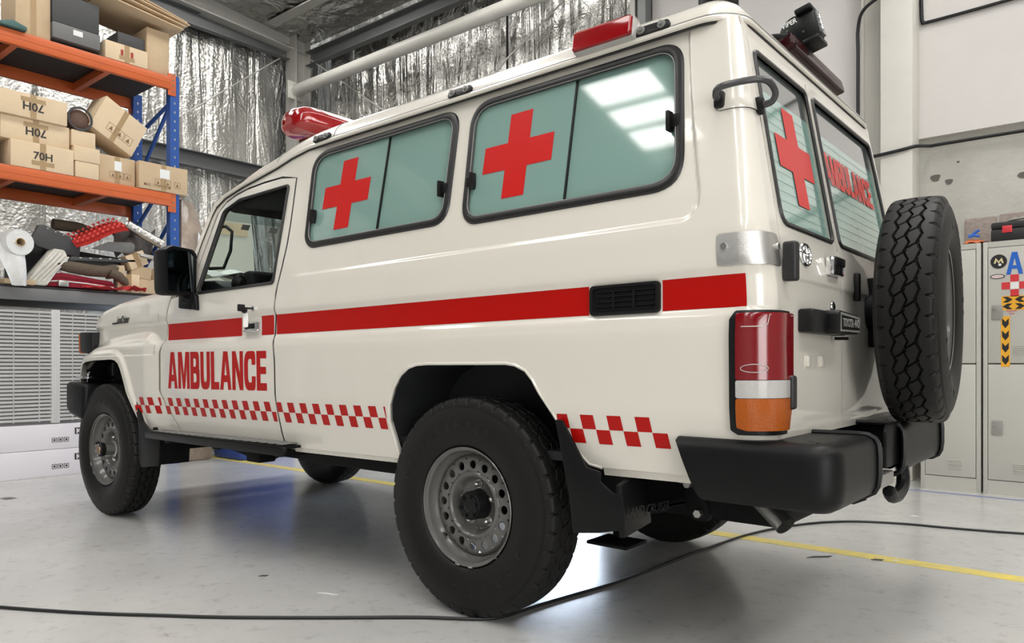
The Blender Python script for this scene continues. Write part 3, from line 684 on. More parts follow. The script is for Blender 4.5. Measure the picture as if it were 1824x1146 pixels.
# -- cab interior: dash, wheel, seats, grab handle
b = MB(); b.prism([(-2.13, 1.02), (-1.78, .98), (-1.74, 1.20), (-1.80, 1.33), (-1.92, 1.375), (-2.10, 1.385)], 1.48, frame((0, 0, 0), (1, 0, 0), (0, 0, 1)), bev=.02); dash = b.build('dashboard', m_int, AMB)
b = MB(); b.prism([(-1.80, 1.25), (-1.74, 1.25), (-1.74, 1.40), (-1.80, 1.43), (-1.92, 1.41)], .42, frame((0, -.38, 0), (1, 0, 0), (0, 0, 1)), bev=.02); b.build('instrument_hood', m_int, dash)
b = MB(); b.lathe([(0, .03), (.028, .03), (.040, .02), (.046, 0), (.046, -.02)], 20, frame((-1.765, -.665, 1.352), (0, 1, 0), (.35, 0, 1))); b.build('air_vent', m_black, dash)
stc = Vector((-1.60, -.40, 1.30)); R_ = Euler((0, math.radians(-62), 0)).to_matrix()
b = MB(); b.tube([stc+R_@Vector((.192*math.cos(t), .192*math.sin(t), 0)) for t in lin(0, 2*PI, 41)[:-1]], .016, 8, closed=True)
b.cyl(stc+R_@Vector((0, 0, -.02)), stc+R_@Vector((0, 0, .02)), .06, 20)
for a in (.0, 2.2, 4.1): b.tube([stc, stc+R_@Vector((.185*math.cos(a), .185*math.sin(a), 0))], .014, 6)
b.cyl(stc, stc+R_@Vector((0, 0, -.25)), .03, 12); b.build('steering_wheel', m_black, AMB)
for y in (-.38, .38):
    b = MB(); b.box((-1.40, y, .93), (.48, .50, .16), bev=.05, seg=3); seat = b.build('seat', m_int, AMB)
    MB().box((-1.20, y, 1.24), (.12, .48, .56), rot=(0, .18, 0), bev=.05, seg=3).build('seat_back', m_int, seat); MB().box((-1.16, y, 1.58), (.09, .26, .15), bev=.04, seg=3).build('headrest', m_int, seat)
b = MB(); b.tube([(-1.915, -.735, 1.66), (-1.87, -.70, 1.665), (-1.82, -.69, 1.63), (-1.83, -.69, 1.53), (-1.88, -.70, 1.44), (-1.955, -.75, 1.44)], .010, 8); b.build('grab_handle', mat('beige_handle', (.55, .53, .48), .5), AMB)
b = MB(); b.grid([[sh((x, y, gz(x)-.01+.02*(1-(y/.7)**2))) for y in lin(-.70, .70, 9)] for x in lin(-1.86, .95, 10)]); b.build('roof_lining', m_lining, AMB, smooth=180)
# -- decals on the left and right sides
def side_decal(name, quads, sg, wing=False):
    b = MB()
    for q4, nx, nz in quads:
        (a, b_, c, d) = [np.array(p) for p in q4]
        rows = []
        for i in range(nx+1):
            u = i/nx; lo = a*(1-u)+b_*u; hi = d*(1-u)+c*u
            rows.append([(wing_pt if wing else side_pt)(*(lo*(1-v)+hi*v), .0012, sg) for v in lin(0, 1, nz+1)])
        b.grid(rows)
    return b
for sg, par in ((-1, doors[0]), (1, doors[1])):
    st = lambda x0, x1: [((x0, 1.076), (x1, 1.076), (x1, 1.1675), (x0, 1.1675))]
    R4 = lambda x0, x1, n=10: (((x0, 1.076), (x1, 1.076), (x1, 1.1675), (x0, 1.1675)), n, 6)
    side_decal('red_stripe', [((( -2.247, 1.078), (-1.492, 1.078), (-1.492, 1.1675), (-2.243, 1.1675)), 8, 6), R4(-1.318, -1.2155, 3)], sg).build('red_stripe', m_red, par, smooth=180)
    side_decal('red_stripe', [R4(-1.194, .546, 20), R4(.806, 1.060, 6)], sg).build('red_stripe', m_red, AMB, smooth=180)
    def checks(x0, x1, first, n=.0475, org=-3, xtop=9):
        out = []; k0 = math.floor((x0-org)/n)-1; k1 = math.ceil((x1-org)/n)+1
        for k_ in range(k0, k1):
            for row in (0, 1):
                if (k_+row) % 2 or (row == 0 and k_*n+org > xtop): continue
                zt = .760-row*.0465; zb = zt-.0455; a0 = k_*n+org; a1 = a0+n; sl = .007*row; s2 = sl+.007
                q4 = [[a0+s2, zb], [a1+s2, zb], [a1+sl, zt], [a0+sl, zt]]
                for p in q4: p[0] = min(max(p[0], x0), x1)
                if q4[1][0]-q4[0][0] < .004 and q4[2][0]-q4[3][0] < .004: continue
                out.append((q4, 1, 3))
        return out
    side_decal('c', checks(-2.296, -1.199, 0), sg).build('checker_band', m_red, par, smooth=180)
    side_decal('c', checks(-1.183, -.424, 0), sg).build('checker_band', m_red, AMB, smooth=180); side_decal('c', checks(.424, .868, 0, .0500, .515, .79), sg).build('checker_band', m_red, AMB, smooth=180)
    side_decal('c', checks(-2.568, -2.312, 0), sg, True).build('checker_band', m_red, AMB, smooth=180)
for sg in (-1, 1):
    bmt, tw = word_bm('AMBULANCE', GW, .055)
    for v in bmt.verts:
        u = v.co.x/tw; w_ = v.co.y; v.co = side_pt(-2.222+u*.968 if sg < 0 else -1.254-u*.968, .812+w_*(.200-.012*u), .0012, sg, False)
    b = MB(); b.join(bmt); o = b.build('side_lettering', m_red, doors[0 if sg < 0 else 1], smooth=180); o['kind'] = 'stuff'
# -- side vent in the stripe
for sg in (-1, 1):
    P = lambda x, z, o=0: side_pt(x, z, o, sg)
    b = MB(); pts = rrect(.552, 1.072, .800, 1.168, .014, 4)
    b.grid([[P(x, z, o) for x, z in [(.676+(p[0]-.676)*k_, 1.12+(p[1]-1.12)*k2) for p in pts]] for k_, k2, o in ((1, 1, 0), (.985, .97, .012), (.90, .80, .012), (.885, .77, .003))], closed_v=True)
    b.grid([[P(x, z, .003) for z in (1.078, 1.162)] for x in (.556, .796)])
    v_ = b.build('air_vent', m_black, AMB, smooth=40)
    for i in range(4):
        z = 1.097+i*.0155; MB().grid([[P(x, z+dz, o) for dz, o in ((-.003, .004), (.001, .011), (.003, .011), (.004, .004))] for x in (.578, .782)]).build('vent_slat', m_black, v_, smooth=0)
    for x in (.640, .712): MB().grid([[P(x+dx, z, .010) for z in (1.09, 1.15)] for dx in (-.004, .004)]).build('vent_divider', m_black, v_, smooth=0)
# -- fuel of small things on the left door: handle, lock, key
d0 = doors[0]; P = lambda x, z, o=0: side_pt(x, z, o, -1, False)
b = MB(); c = P(-1.395, 1.118, .004); b.box(tuple(c), (.128, .016, .048), bev=.006); hd = b.build('door_handle', m_chrome, d0)
MB().box(tuple(P(-1.405, 1.122, .013)), (.082, .006, .026), bev=.003).build('handle_recess', m_black, hd)
MB().box(tuple(P(-1.395, 1.100, .016)), (.118, .012, .012), bev=.004).build('handle_pull', m_chrome, hd)
b = MB(); b.cyl(P(-1.370, 1.205, -.002), P(-1.370, 1.205, .008), .013, 16); lk = b.build('door_lock', m_chrome, d0)
b = MB(); b.box(tuple(P(-1.372, 1.205, .028)), (.004, .040, .009)); b.cyl(P(-1.376, 1.195, .05), P(-1.368, 1.195, .05), .015, 14); b.box(tuple(P(-1.372, 1.205, .066)), (.010, .038, .034), bev=.006); b.build('ignition_key', m_black, d0)
b = MB(); b.prism(rrect(-.011, -.034, .011, .034, .008), .002, frame(tuple(P(-1.378, 1.148, .05)), (.6, .8, 0), (0, 0, 1))); b.build('key_tag', m_white, d0)
# -- badge on the wing
b = MB(); vs2, fs2, tw2, th2 = text_geo('LandCruiser', .045)
b.verts_faces([wing_pt(-2.905+v[0]/tw2*.165+v[1]/th2*.012, 1.196+v[1]/th2*.048, .004) for v in vs2], fs2); b.build('wing_badge', m_hinge, AMB, smooth=0)
b = MB(); b.grid([[wing_pt(x, z, .0035) for z in (1.196, 1.206)] for x in lin(-2.965, -2.90, 4)]); b.build('badge_bar', m_hinge, AMB, smooth=0)
# -- mirrors
for sg in (-1, 1):
    Rm = Euler((0, 0, sg*-.13)).to_matrix().to_4x4(); C = Matrix.Translation(sh((-1.985, sg*.932, 1.432))) @ Rm
    b = MB(); sec = round_poly([(-.088, -.125), (.085, -.135), (.092, .10), (.05, .125), (-.07, .118), (-.092, .095)], .02, 4)
    rows = []
    for k_, dx in ((.80, -.075), (.95, -.05), (1.0, -.01), (1.0, .045), (.97, .055), (.86, .055), (.84, .045)):
        rows.append([C @ Vector((dx, -sg*p[0]*k_*-1, p[1]*k_)) for p in sec])
    b.grid(rows, closed_v=True); b.bm.faces.new([b.bm.verts.new(p) for p in rows[0]]); mh = b.build('door_mirror', m_bumper, AMB, smooth=40)
    b = MB(); b.bm.faces.new([b.bm.verts.new(C @ Vector((.047, sg*p[0]*.85, p[1]*.85))) for p in sec]); b.build('mirror_glass', m_mirror, mh, smooth=0)
    b = MB(); b.prism([(-.055, -.19), (.045, -.20), (.06, -.12), (-.05, -.10)], .045, C @ frame((.0, sg*-.075, 0), (1, 0, 0), (0, 0, 1)), bev=.008); b.prism([(0, 0), (.13, -.02), (.11, .06), (.04, .10), (0, .08)], .03, frame(tuple(sh((-2.02, sg*.852, 1.245))), (1, 0, 0), (0, 0, 1)), bev=.008)
    b.tube([C @ Vector((0, sg*-.06, -.14)), sh((-1.97, sg*.85, 1.28))], .032, 10); b.build('mirror_arm', m_bumper, mh)
# -- aerial
b = MB(); b.tube([sh((-2.36, -.80, 1.335)), sh((-2.345, -.80, 1.375))], [.014, .007], 8); an = b.build('aerial', m_black, AMB)
MB().tube([sh((-2.345, -.80, 1.37)), sh((-2.32, -.80, 1.62))], .0022, 5).build('aerial_rod', m_black, an)
# -- roof brackets, side scene lamp, light bar, rear lamps
for x in (-.985, -.115, .715):
    b = MB(); M_ = frame(tuple(sh((x, -.739, 1.974))), (1, 0, 0), (0, .38, 1)); b.prism(rrect(-.062, -.018, .062, .018, .017), .012, M_, bev=.002); br = b.build('roof_bracket', m_black, AMB)
    for dx in (-.036, .036):
        b = MB(); b.cyl(M_@Vector((dx, 0, -.003)), M_@Vector((dx, 0, .010)), .014, 14); b.cyl(M_@Vector((dx, 0, .01)), M_@Vector((dx, 0, .019)), .008, 6); b.build('bolt', m_grey, br)
M_ = frame(tuple(sh((.548, -.745, 1.992))), (1, 0, 0), (0, .14, 1))
b = MB(); b.prism(rrect(-.115, -.036, .115, .036, .008), .040, M_, bev=.004); sl = b.build('side_scene_lamp', m_clear, AMB, label='red side lamp on the roof edge')
b = MB(); b.prism(rrect(-.112, -.033, .112, .033, .010), .016, M_@Matrix.Translation((0, 0, .026)), bev=.005); b.build('lamp_lens', m_redlens2, sl)
MB().box(tuple(sh((.548, -.72, 1.954))), (.23, .05, .018), bev=.004).build('lamp_base', m_grey, sl)
# red light bar across the cab roof
def lb_sec(k_): return [(-.125*k_, -.012), (-.115*k_, .045*k_), (-.075*k_, .082*k_), (.0, .092*k_), (.075*k_, .082*k_), (.115*k_, .045*k_), (.125*k_, -.012), (.09*k_, -.055*k_), (-.09*k_, -.055*k_)]
b = MB(); rows = []
for y, k_ in ((-.60, .25), (-.595, .5), (-.58, .75), (-.55, .92), (-.50, 1.0), (-.2, 1), (.2, 1), (.50, 1), (.55, .92), (.58, .75), (.595, .5), (.60, .25)):
    rows.append([sh((-1.46+p[0], y, 2.185+p[1])) for p in round_poly(lb_sec(k_), .02*k_, 3)])
b.grid(rows, closed_v=True); b.bm.faces.new([b.bm.verts.new(p) for p in rows[0]]); b.bm.faces.new([b.bm.verts.new(p) for p in rows[-1]]); lb = b.build('light_bar', m_redlens2, AMB, smooth=50)
MB().box(tuple(sh((-1.46, 0, 2.13))), (.19, .95, .03), bev=.01).build('light_bar_base', m_black, lb)
for y in (-.35, .35): MB().box(tuple(sh((-1.46, y, 2.09))), (.16, .06, .08), bev=.008).build('light_bar_foot', m_black, lb)
# rear stop lamp bar
b = MB(); M_ = frame(tuple(sh((.965, .03, 2.022))), (0, 1, 0), (-.28, 0, 1)); b.prism(rrect(-.29, -.028, .29, .028, .014), .05, M_, bev=.006); bk = b.build('high_brake_lamp', m_brake, AMB)
MB().box(tuple(sh((.915, .03, 2.055))), (.11, .58, .018), rot=(0, .2, 0), bev=.004).build('lamp_bracket', m_black, bk)
def work_lamp(y, x, zc):
    Mw = frame(tuple(sh((x, y, zc))), (0, 1, 0), (-.25, 0, 1)); b = MB()        # local z = +x (rearwards)
    b.lathe([(0, -.030), (.045, -.030), (.062, -.022), (.066, -.005), (.066, .020), (.060, .026)], 32, Mw@Euler((0, PI/2, 0)).to_matrix().to_4x4()@Matrix.Translation((0, 0, 0)))
    wl_ = None
    b.box((0, 0, 0), (.07, .10, .085), bev=.012, M=Mw@Matrix.Translation((0, 0, .035)))
    b.box((0, 0, 0), (.10, .020, .06), bev=.006, M=Mw@Matrix.Translation((0, .060, .045))); b.box((0, 0, 0), (.10, .020, .06), bev=.006, M=Mw@Matrix.Translation((0, -.060, .045)))
    b.box((0, 0, 0), (.05, .05, .09), bev=.008, M=Mw@Matrix.Translation((0, -.075, -.02)))
    o = b.build('work_lamp', m_black, AMB)
    b = MB(); b.box((0, 0, 0), (.056, .082, .006), M=Mw@Matrix.Translation((0, 0, .079))); b.build('lamp_glass', m_lens, o)
    for dy in (-.02, .0, .02):
        b = MB(); b.lathe([(0, .003), (.012, .003), (.014, 0)], 12, Mw@Matrix.Translation((0, dy, .083))); b.build('lamp_reflector', m_chrome, o)
    for a in (.4, 1.9, 3.4, 5.0):
        q_ = Mw@Matrix.Translation((-.036, .05*math.cos(a), .05*math.sin(a)*.55+.0)); b = MB(); b.cyl(q_@Vector((-.002, 0, 0)), q_@Vector((.002, 0, 0)), .005, 8); b.build('bolt', m_chrome, o)
    return o, Mw
wlo, Mw = work_lamp(-.075, .945, 2.115)
text_part('lamp_lettering', 'VIPER', .075, .020, lambda u, v: Mw@Vector((-.0305, .048*math.cos(2.9-u/.075*1.5)*1.0, .048*math.sin(2.9-u/.075*1.5)*-1+0)) if False else Mw@Vector((-.0685, .012+v*.9, -.034+u*.75)), m_white, wlo, offset=.02)
b = MB(); b.lathe([(.058, -.03), (.066, -.02), (.066, .02), (.05, .03), (0, .03)], 28, Matrix.Translation(sh((.81, -.46, 2.128)))); tb = b.build('beacon', m_black, AMB)
for a in lin(0, 2*PI, 9)[:-1]: MB().box(tuple(sh((.81+.062*math.cos(a), -.46+.062*math.sin(a), 2.13))), (.012, .012, .05), rot=(0, 0, a), bev=.002).build('beacon_fin', m_black, tb)
# -- wheels (axis along local Y, outer face towards -Y)
TR = .4045
def tri(t): t = t % 1.0; return 4*abs(t-.5)-1
def tyre_mesh():
    NT, N = 38, 38*24
    half = [(.0, .4045), (.012, .4045), (.024, .4042), (.036, .4038), (.048, .4032), (.058, .4024), (.066, .4012), (.073, .3995), (.078, .3965), (.082, .391), (.086, .380), (.0885, .3735), (.0895, .371), (.0915, .3685), (.0925, .366), (.0945, .3635), (.096, .361), (.099, .350), (.104, .330), (.1075, .310), (.1075, .290), (.103, .268), (.096, .246), (.089, .230), (.083, .2235), (.079, .222)]
    # dense across the tread
    tread = list(np.linspace(-.078, .078, 84))
    def rad(w): return float(np.interp(abs(w), [h[0] for h in half[:9]], [h[1] for h in half[:9]]))
    rows = []
    for (w, r) in half[:8:-1]: rows.append((-w, r, False))
    for w in tread: rows.append((w, rad(w), True))
    for (w, r) in half[9:]: rows.append((w, r, False))
    me_v = []; 
    wv = np.array([q[0] for q in rows]); rv = np.array([q[1] for q in rows]); tv = np.array([q[2] for q in rows])
    th = np.arange(N)/N
    ph = th*NT
    T = np.vectorize(tri)
    G = np.zeros((len(rows), N))
    W2d = np.repeat(wv[:, None], N, 1); PH = np.repeat(ph[None, :], len(rows), 0)
    z1 = T(PH); z2 = T(PH+.5); gw = .0038
    def groove(d, w=gw): return np.clip(1-(d/w)**4, 0, 1)
    G = np.maximum(G, groove(np.abs(W2d-(.036+.0065*z1))))
    G = np.maximum(G, groove(np.abs(W2d-(-.036+.0065*z2))))
    G = np.maximum(G, groove(np.abs(W2d-(.000+.0075*z1)), .0026))
    # slanting links between the zig-zag grooves make the blocks
    for (wa, wb, off) in ((.0, .036, .0), (-.036, .0, .5)):
        f_ = (W2d-wa)/(wb-wa); inside = (f_ > -.05) & (f_ < 1.05)
        d = np.abs(((PH+off-.35*f_+.5) % 1.0)-.5)*(2*PI*TR/NT)
        G = np.maximum(G, groove(d, .0030)*inside)
    # shoulder notches
    d = np.abs(((PH+np.where(W2d > 0, .2, .7)+.06*np.sign(W2d)*0+.5) % 1.0)-.5)*(2*PI*TR/NT)
    wl_ = np.clip((np.abs(W2d)-.058)/.02, 0, 1)
    G = np.maximum(G, groove(d, .0085*wl_+.0001)*(np.abs(W2d) > .059)*.9)
    depth = .0105*G*np.where(tv[:, None], 1, 0)
    # the notches run a little down the shoulder
    for i in range(len(rows)):
        if not rows[i][2] and .079 < abs(rows[i][0]) < .090 and rows[i][1] > .376:
            dd = np.abs(((ph+(.2 if rows[i][0] > 0 else .7)+.5) % 1.0)-.5)*(2*PI*TR/NT); depth[i] = .006*groove(dd, .0065)
        elif not rows[i][2] and rows[i][1] > .36 and rows[i][1] < .375: depth[i] = .0018*(i % 2)
    R = rv[:, None]-depth; A = th*2*PI
    X = R*np.cos(A)[None, :]; Z = R*np.sin(A)[None, :]; Y = W2d
    V = np.stack([X, Y, Z], -1).reshape(-1, 3); M_, n = len(rows), N
    i, j = np.meshgrid(np.arange(M_-1), np.arange(n), indexing='ij'); j2 = (j+1) % n
    F = np.stack([i*n+j, i*n+j2, (i+1)*n+j2, (i+1)*n+j], -1).reshape(-1, 4)
    me = bpy.data.meshes.new('tyre'); me.from_pydata(V.tolist(), [], F.tolist()); me.update(); return me
def rim_mesh():
    b = MB(); O = -1      # outward = -Y ; profile h measured outward
    My = frame((0, 0, 0), (1, 0, 0), (0, 0, 1)); My = Matrix(((1, 0, 0, 0), (0, 0, -1, 0), (0, 1, 0, 0), (0, 0, 0, 1)))   # local z -> -y
    # barrel with both flanges
    b.lathe([(.214, -.085), (.2185, -.080), (.212, -.074), (.205, -.066), (.198, -.055), (.196, -.02), (.186, .0), (.184, .02), (.192, .04), (.200, .050), (.203, .064), (.205, .072), (.211, .076), (.2165, .079), (.2190, .084), (.2165, .0865), (.212, .084)], 64, My)
    # outer solid part of the disc towards the barrel, and the dished centre
    b.lathe([(.190, .020), (.182, .034), (.1745, .040)], 64, My)
    b.lathe([(.1265, .040), (.121, .046), (.115, .048), (.109, .045), (.104, .034), (.099, .016), (.094, .004), (.088, .0), (.060, .0), (.052, .0)], 64, My)
    # ring with 16 round ventilation holes
    nh = 16; r0, r1 = .1265, .1745; rc_ = .1505; rh = .0160; ns = 24
    dz = lambda r: .040+.004*math.sin((r-r0)/(r1-r0)*PI)
    for k_ in range(nh):
        a0 = 2*PI*k_/nh; da = PI/nh
        hole = []; outer = []
        for i in range(ns):
            t = 2*PI*i/ns; c_, s_ = math.cos(t), math.sin(t)
            hole.append((rc_+rh*c_, a0+rh*s_/rc_))
            m_ = max(abs(c_)/(r1-rc_), abs(s_)/(da*rc_)); outer.append((rc_+c_/m_, a0+s_/m_/rc_))
        mid = [((h[0]*.6+o[0]*.4), (h[1]*.6+o[1]*.4)) for h, o in zip(hole, outer)]
        P3 = lambda q, d=0: My@Vector((q[0]*math.cos(q[1]), q[0]*math.sin(q[1]), dz(q[0])+d))
        b.grid([[P3(q) for q in L] for L in (outer, mid, hole)]+[[P3(q, -.006) for q in hole]], closed_v=True)
    bmesh.ops.remove_doubles(b.bm, verts=b.bm.verts[:], dist=1e-4)
    bmesh.ops.recalc_face_normals(b.bm, faces=b.bm.faces[:]); me = bpy.data.meshes.new('wheel'); b.bm.to_mesh(me); b.bm.free(); return me, My
TY = tyre_mesh(); RM, MyW = rim_mesh()
def nut_mesh():
    b = MB(); b.cyl((0, 0, 0), (0, 0, .012), .0125, 6); b.cyl((0, 0, 0), (0, 0, .003), .016, 14); b.lathe([(.0105, .012), (.009, .022), (.004, .027), (0, .028)], 12); bmesh.ops.recalc_face_normals(b.bm, faces=b.bm.faces[:])
    b.bm.transform(MyW); me = bpy.data.meshes.new('lug_nut'); b.bm.to_mesh(me); b.bm.free(); return me
NUT = nut_mesh()
def arc_text(txt, r, a_mid, span, h, top=True):
    """raised letters round the sidewall; a_mid in degrees seen from outside, clockwise reading at the top"""
    b = MB(); n = len(txt)
    for i, ch in enumerate(txt):
        if ch == ' ': continue
        vs, fs, tw, th_ = text_geo(ch, .02, 0.06)
        a = math.radians(a_mid) + math.radians(span)*(.5-(i+.5)/n)*(1 if top else -1)
        wl_ = h*.72*(.45 if ch in 'I.' else 1)
        V = []
        for v in vs:
            lx = (v[0]/tw-.5)*wl_; ly = (v[1]/th_-.5)*h
            if top: rr = r+ly; aa = a-lx/r
            else: rr = r-ly; aa = a+lx/r
            hh = float(np.interp(rr, [.230, .246, .268, .290, .310, .330, .350], [.089, .096, .103, .1075, .1075, .104, .099]))
            out = .0012 if v[2] > 0 else -.002
            # seen from outside (-Y) with x to the right
            V.append((rr*math.cos(aa), -(hh+out), rr*math.sin(aa)))
        b.verts_faces(V, fs)
    bmesh.ops.recalc_face_normals(b.bm, faces=b.bm.faces[:]); me = bpy.data.meshes.new('sidewall_lettering'); b.bm.to_mesh(me); b.bm.free(); return me
LT1 = arc_text('SP.QUALIFIER', .300, 118, 118, .032); LT2 = arc_text('DUNLOP', .300, 300, 82, .030, False)
m_let = mat('tyre_lettering', (.0125, .012, .0115), .42, spec=.3)
for me, m in ((TY, m_tyre), (RM, m_rim), (NUT, m_steel), (LT1, m_let), (LT2, m_let)):
    me.materials.append(m)
    for p in me.polygons: p.use_smooth = True
    me.set_sharp_from_angle(angle=math.radians(40))
def raw(name, me, parent): o = bpy.data.objects.new(name, me); COL.objects.link(o); o.parent = parent; return o
def wheel(loc, rotz, spin, hub):
    w = raw('wheel', RM, AMB); w.location = loc; w.rotation_euler = (0, spin, rotz); w.rotation_mode = 'XYZ'
    w.rotation_euler = (Matrix.Rotation(rotz, 3, 'Z') @ Matrix.Rotation(spin, 3, 'Y')).to_euler()
    raw('tyre', TY, w); raw('sidewall_lettering', LT1, w)['kind'] = 'stuff'; raw('sidewall_lettering', LT2, w)['kind'] = 'stuff'
    nuts = [] if hub == 'spare' else range(5)
    for i in nuts:
        o = raw('lug_nut', NUT, w); a = 2*PI*i/5+.35; o.location = (.075*math.cos(a), -.002, .075*math.sin(a))
    T_ = MyW
    if hub == 'rear':
        b = MB(); b.lathe([(.056, -.05), (.056, .002), (.0535, .004), (.0525, .060), (.050, .064), (.045, .064), (.044, .068), (.020, .068), (.018, .066), (0, .066)], 32, T_); hb = b.build('hub', m_black, w)
        for i in range(6):
            a = i*PI/3+.2; p = (.037*math.cos(a), .037*math.sin(a)); b = MB(); b.cyl(T_@Vector((*p, .066)), T_@Vector((*p, .076)), .0075, 10); b.build('hub_bolt', m_black, w)
    elif hub == 'front':
        b = MB(); b.lathe([(.052, -.05), (.052, .01), (.050, .03), (.040, .034), (.038, .085), (.040, .088), (.040, .112), (.036, .116), (0, .116)], 28, T_); b.build('hub', m_steel, w)
        b = MB(); b.lathe([(.041, .088), (.042, .092), (.042, .112), (.037, .118), (.028, .119)], 28, T_); b.build('hub_rim', m_black, w)
        b = MB(); b.lathe([(.026, .117), (.024, .121), (0, .122)], 20, T_); b.build('locking_dial', m_gold, w)
        for i in range(6):
            a = i*PI/3+.2; p = (.033*math.cos(a), .033*math.sin(a)); b = MB(); b.cyl(T_@Vector((*p, .114)), T_@Vector((*p, .122)), .0045, 8); b.build('hub_bolt', m_chrome, w)
    b = MB(); b.tube([T_@Vector((.186*math.cos(3.9), .186*math.sin(3.9), .045)), T_@Vector((.172*math.cos(3.9), .172*math.sin(3.9), .065))], .006, 8); b.build('valve', m_black, w)
    for a in (4.55, 4.85):
        b = MB(); b.tube([T_@Vector((.2185*math.cos(a+d), .2185*math.sin(a+d), .086)) for d in (-.05, 0, .05)], .004, 6); b.build('balance_weight', m_steel, w)
    return w
wheel((0, -.750, TR), 0, .0, 'rear'); wheel((0, .750, TR), PI, .4, 'rear')
wheel((-2.98, -.7975, TR), 0, .9, 'front'); wheel((-2.98, .7975, TR), PI, .2, 'front')
sp = wheel((1.29, .20, 1.12), math.radians(94), 1.1, 'spare')
# -- wheel houses
m_flapt = mat('moulded_lettering', (.022, .022, .023), .4)
for sg in (-1, 1):
    prof_r = [(.50, .56), (.46, .70), (.40, .80), (.33, .875), (.24, .915), (.10, .93), (-.10, .93), (-.24, .915), (-.33, .875), (-.40, .80), (-.44, .68), (-.40, .56)]
    b = MB(); b.grid([[sh((x, sg*(hw(z)-.014 if y > .8 else y), z+.012)) for y in (.835, .70, .50)] for x, z in prof_r]); b.grid([[sh((x, sg*.50, z)) for z in lin(.45, zz+.012, 5)] for x, zz in prof_r]); b.build('wheel_house', m_lin if False else m_int, AMB, smooth=60)
    prof_f = [(-2.54, .56), (-2.62, .72), (-2.70, .88), (-2.80, .97), (-2.95, 1.0), (-3.15, .99), (-3.28, .95), (-3.38, .86), (-3.42, .70)]
    b = MB(); b.grid([[sh((x, sg*(hw(max(z, .56))-.03 if y > .8 else y), z+.01)) for y in (.84, .70, .52)] for x, z in prof_f]); b.grid([[sh((x, sg*.52, z)) for z in lin(.45, zz, 5)] for x, zz in prof_f]); b.build('wheel_house', m_dark, AMB, smooth=60)
    # mud flaps
    b = MB(); b.prism([(.43, .745), (.455, .745), (.55, .60), (.60, .59), (.60, .56), (.645, .53), (.685, .522), (.69, .42), (.66, .415), (.60, .40), (.50, .385), (.485, .50)], .012, frame(tuple((0, sg*.86, 0)), (1, 0, 0), (0, 0, 1)), bev=.002)
    b.prism([(-.13, .0), (.13, .0), (.12, .16), (.03, .17), (-.13, .17)], .02, frame((.655, sg*.735, .395), (.20, sg*1, 0), (-.10, 0, 1)), bev=.004); fl = b.build('mud_flap', m_bumper, AMB)
    if sg < 0:
        Mf = frame((.685, -.845, .455), (.20, 1, 0), (-.10, 0, 1)); text_part('flap_lettering', 'LAND CRUISER', .20, .030, lambda u, v: Mf@Vector((.0+u, v, .0035)) , m_flapt, fl, offset=.0, italic=.3)
    b = MB(); b.prism([(-2.605, .735), (-2.575, .735), (-2.53, .66), (-2.49, .60), (-2.42, .56), (-2.30, .545), (-2.28, .50), (-2.29, .36), (-2.50, .335), (-2.53, .37), (-2.545, .60)], .014, frame((0, sg*.868, 0), (1, 0, 0), (0, 0, 1)), bev=.002)
    b.prism([(-.11, 0), (.11, 0), (.11, .22), (-.11, .22)], .015, frame((-2.42, sg*.745, .35), (0, 1, 0), (.12, 0, 1)), bev=.004); b.build('mud_flap', m_bumper, AMB)
    # side step
    b = MB(); b.box(tuple(sh((-1.70, sg*.855, .565))), (1.30, .12, .012), bev=.003); stp = b.build('side_step', m_dark, AMB)
    MB().box(tuple(sh((-1.70, sg*.905, .548))), (1.34, .022, .040), bev=.006).build('step_edge', m_black, stp)
    for i in range(18): MB().box(tuple(sh((-2.30+i*.071, sg*.855, .574))), (.045, .085, .006), bev=.002).build('step_tread', m_grey, stp)
    for x in (-2.2, -1.7, -1.15): MB().box(tuple(sh((x, sg*.74, .525))), (.06, .26, .03), bev=.005).build('step_bracket', m_dark, stp)
    # chassis rail, leaf springs
    b = MB(); b.box(tuple(sh((-1.30, sg*.46, .50))), (4.3, .07, .13), bev=.01); b.box(tuple(sh((-.80, sg*.70, .515))), (.75, .06, .085), bev=.008); b.build('chassis_rail', m_dark, AMB)
    for i in range(5):
        L_ = .62-.08*i; pts = [(x, sg*.56, .355-.013*i+.10*(x/.7)**2) for x in lin(-L_-.05, L_+.12 if i else L_+.2, 14)]
        b = MB(); b.tube(pts, .012, 4, flat=(2.6, .5)); b.build('leaf_spring', m_dark, AMB)
    b = MB(); b.box((.50, sg*.56, .37), (.03, .085, .09), bev=.004); b.build('spring_clip', m_dark, AMB)
    b = MB(); b.prism([(.76, .57), (.82, .57), (.86, .45), (.85, .43), (.80, .43), (.775, .46)], .03, frame((0, sg*.62, 0), (1, 0, 0), (0, 0, 1)), bev=.006); sk = b.build('spring_shackle', m_dark, AMB)
    for (x, z) in ((.79, .545), (.825, .455)): MB().cyl((x, sg*.632, z), (x, sg*.655, z), .013, 6).build('shackle_bolt', m_steel, sk)
    b = MB(); b.prism([(-.50, .50), (-.40, .50), (-.37, .42), (-.40, .35), (-.45, .35), (-.52, .42)], .06, frame((0, sg*.60, 0), (1, 0, 0), (0, 0, 1)), bev=.01); b.build('spring_hanger', m_dark, AMB)
    b = MB(); b.box((.50, sg*.60, .31), (.16, .14, .012), bev=.003); b.build('spring_plate', m_dark, AMB)
b = MB(); b.cyl((0, -.66, TR), (0, .66, TR), .045, 16); b.lathe([(0, -.14), (.10, -.11), (.15, 0), (.10, .11), (0, .14)], 24, frame((0, .0, TR), (0, 0, 1), (0, 1, 0))); b.build('rear_axle', m_dark, AMB)
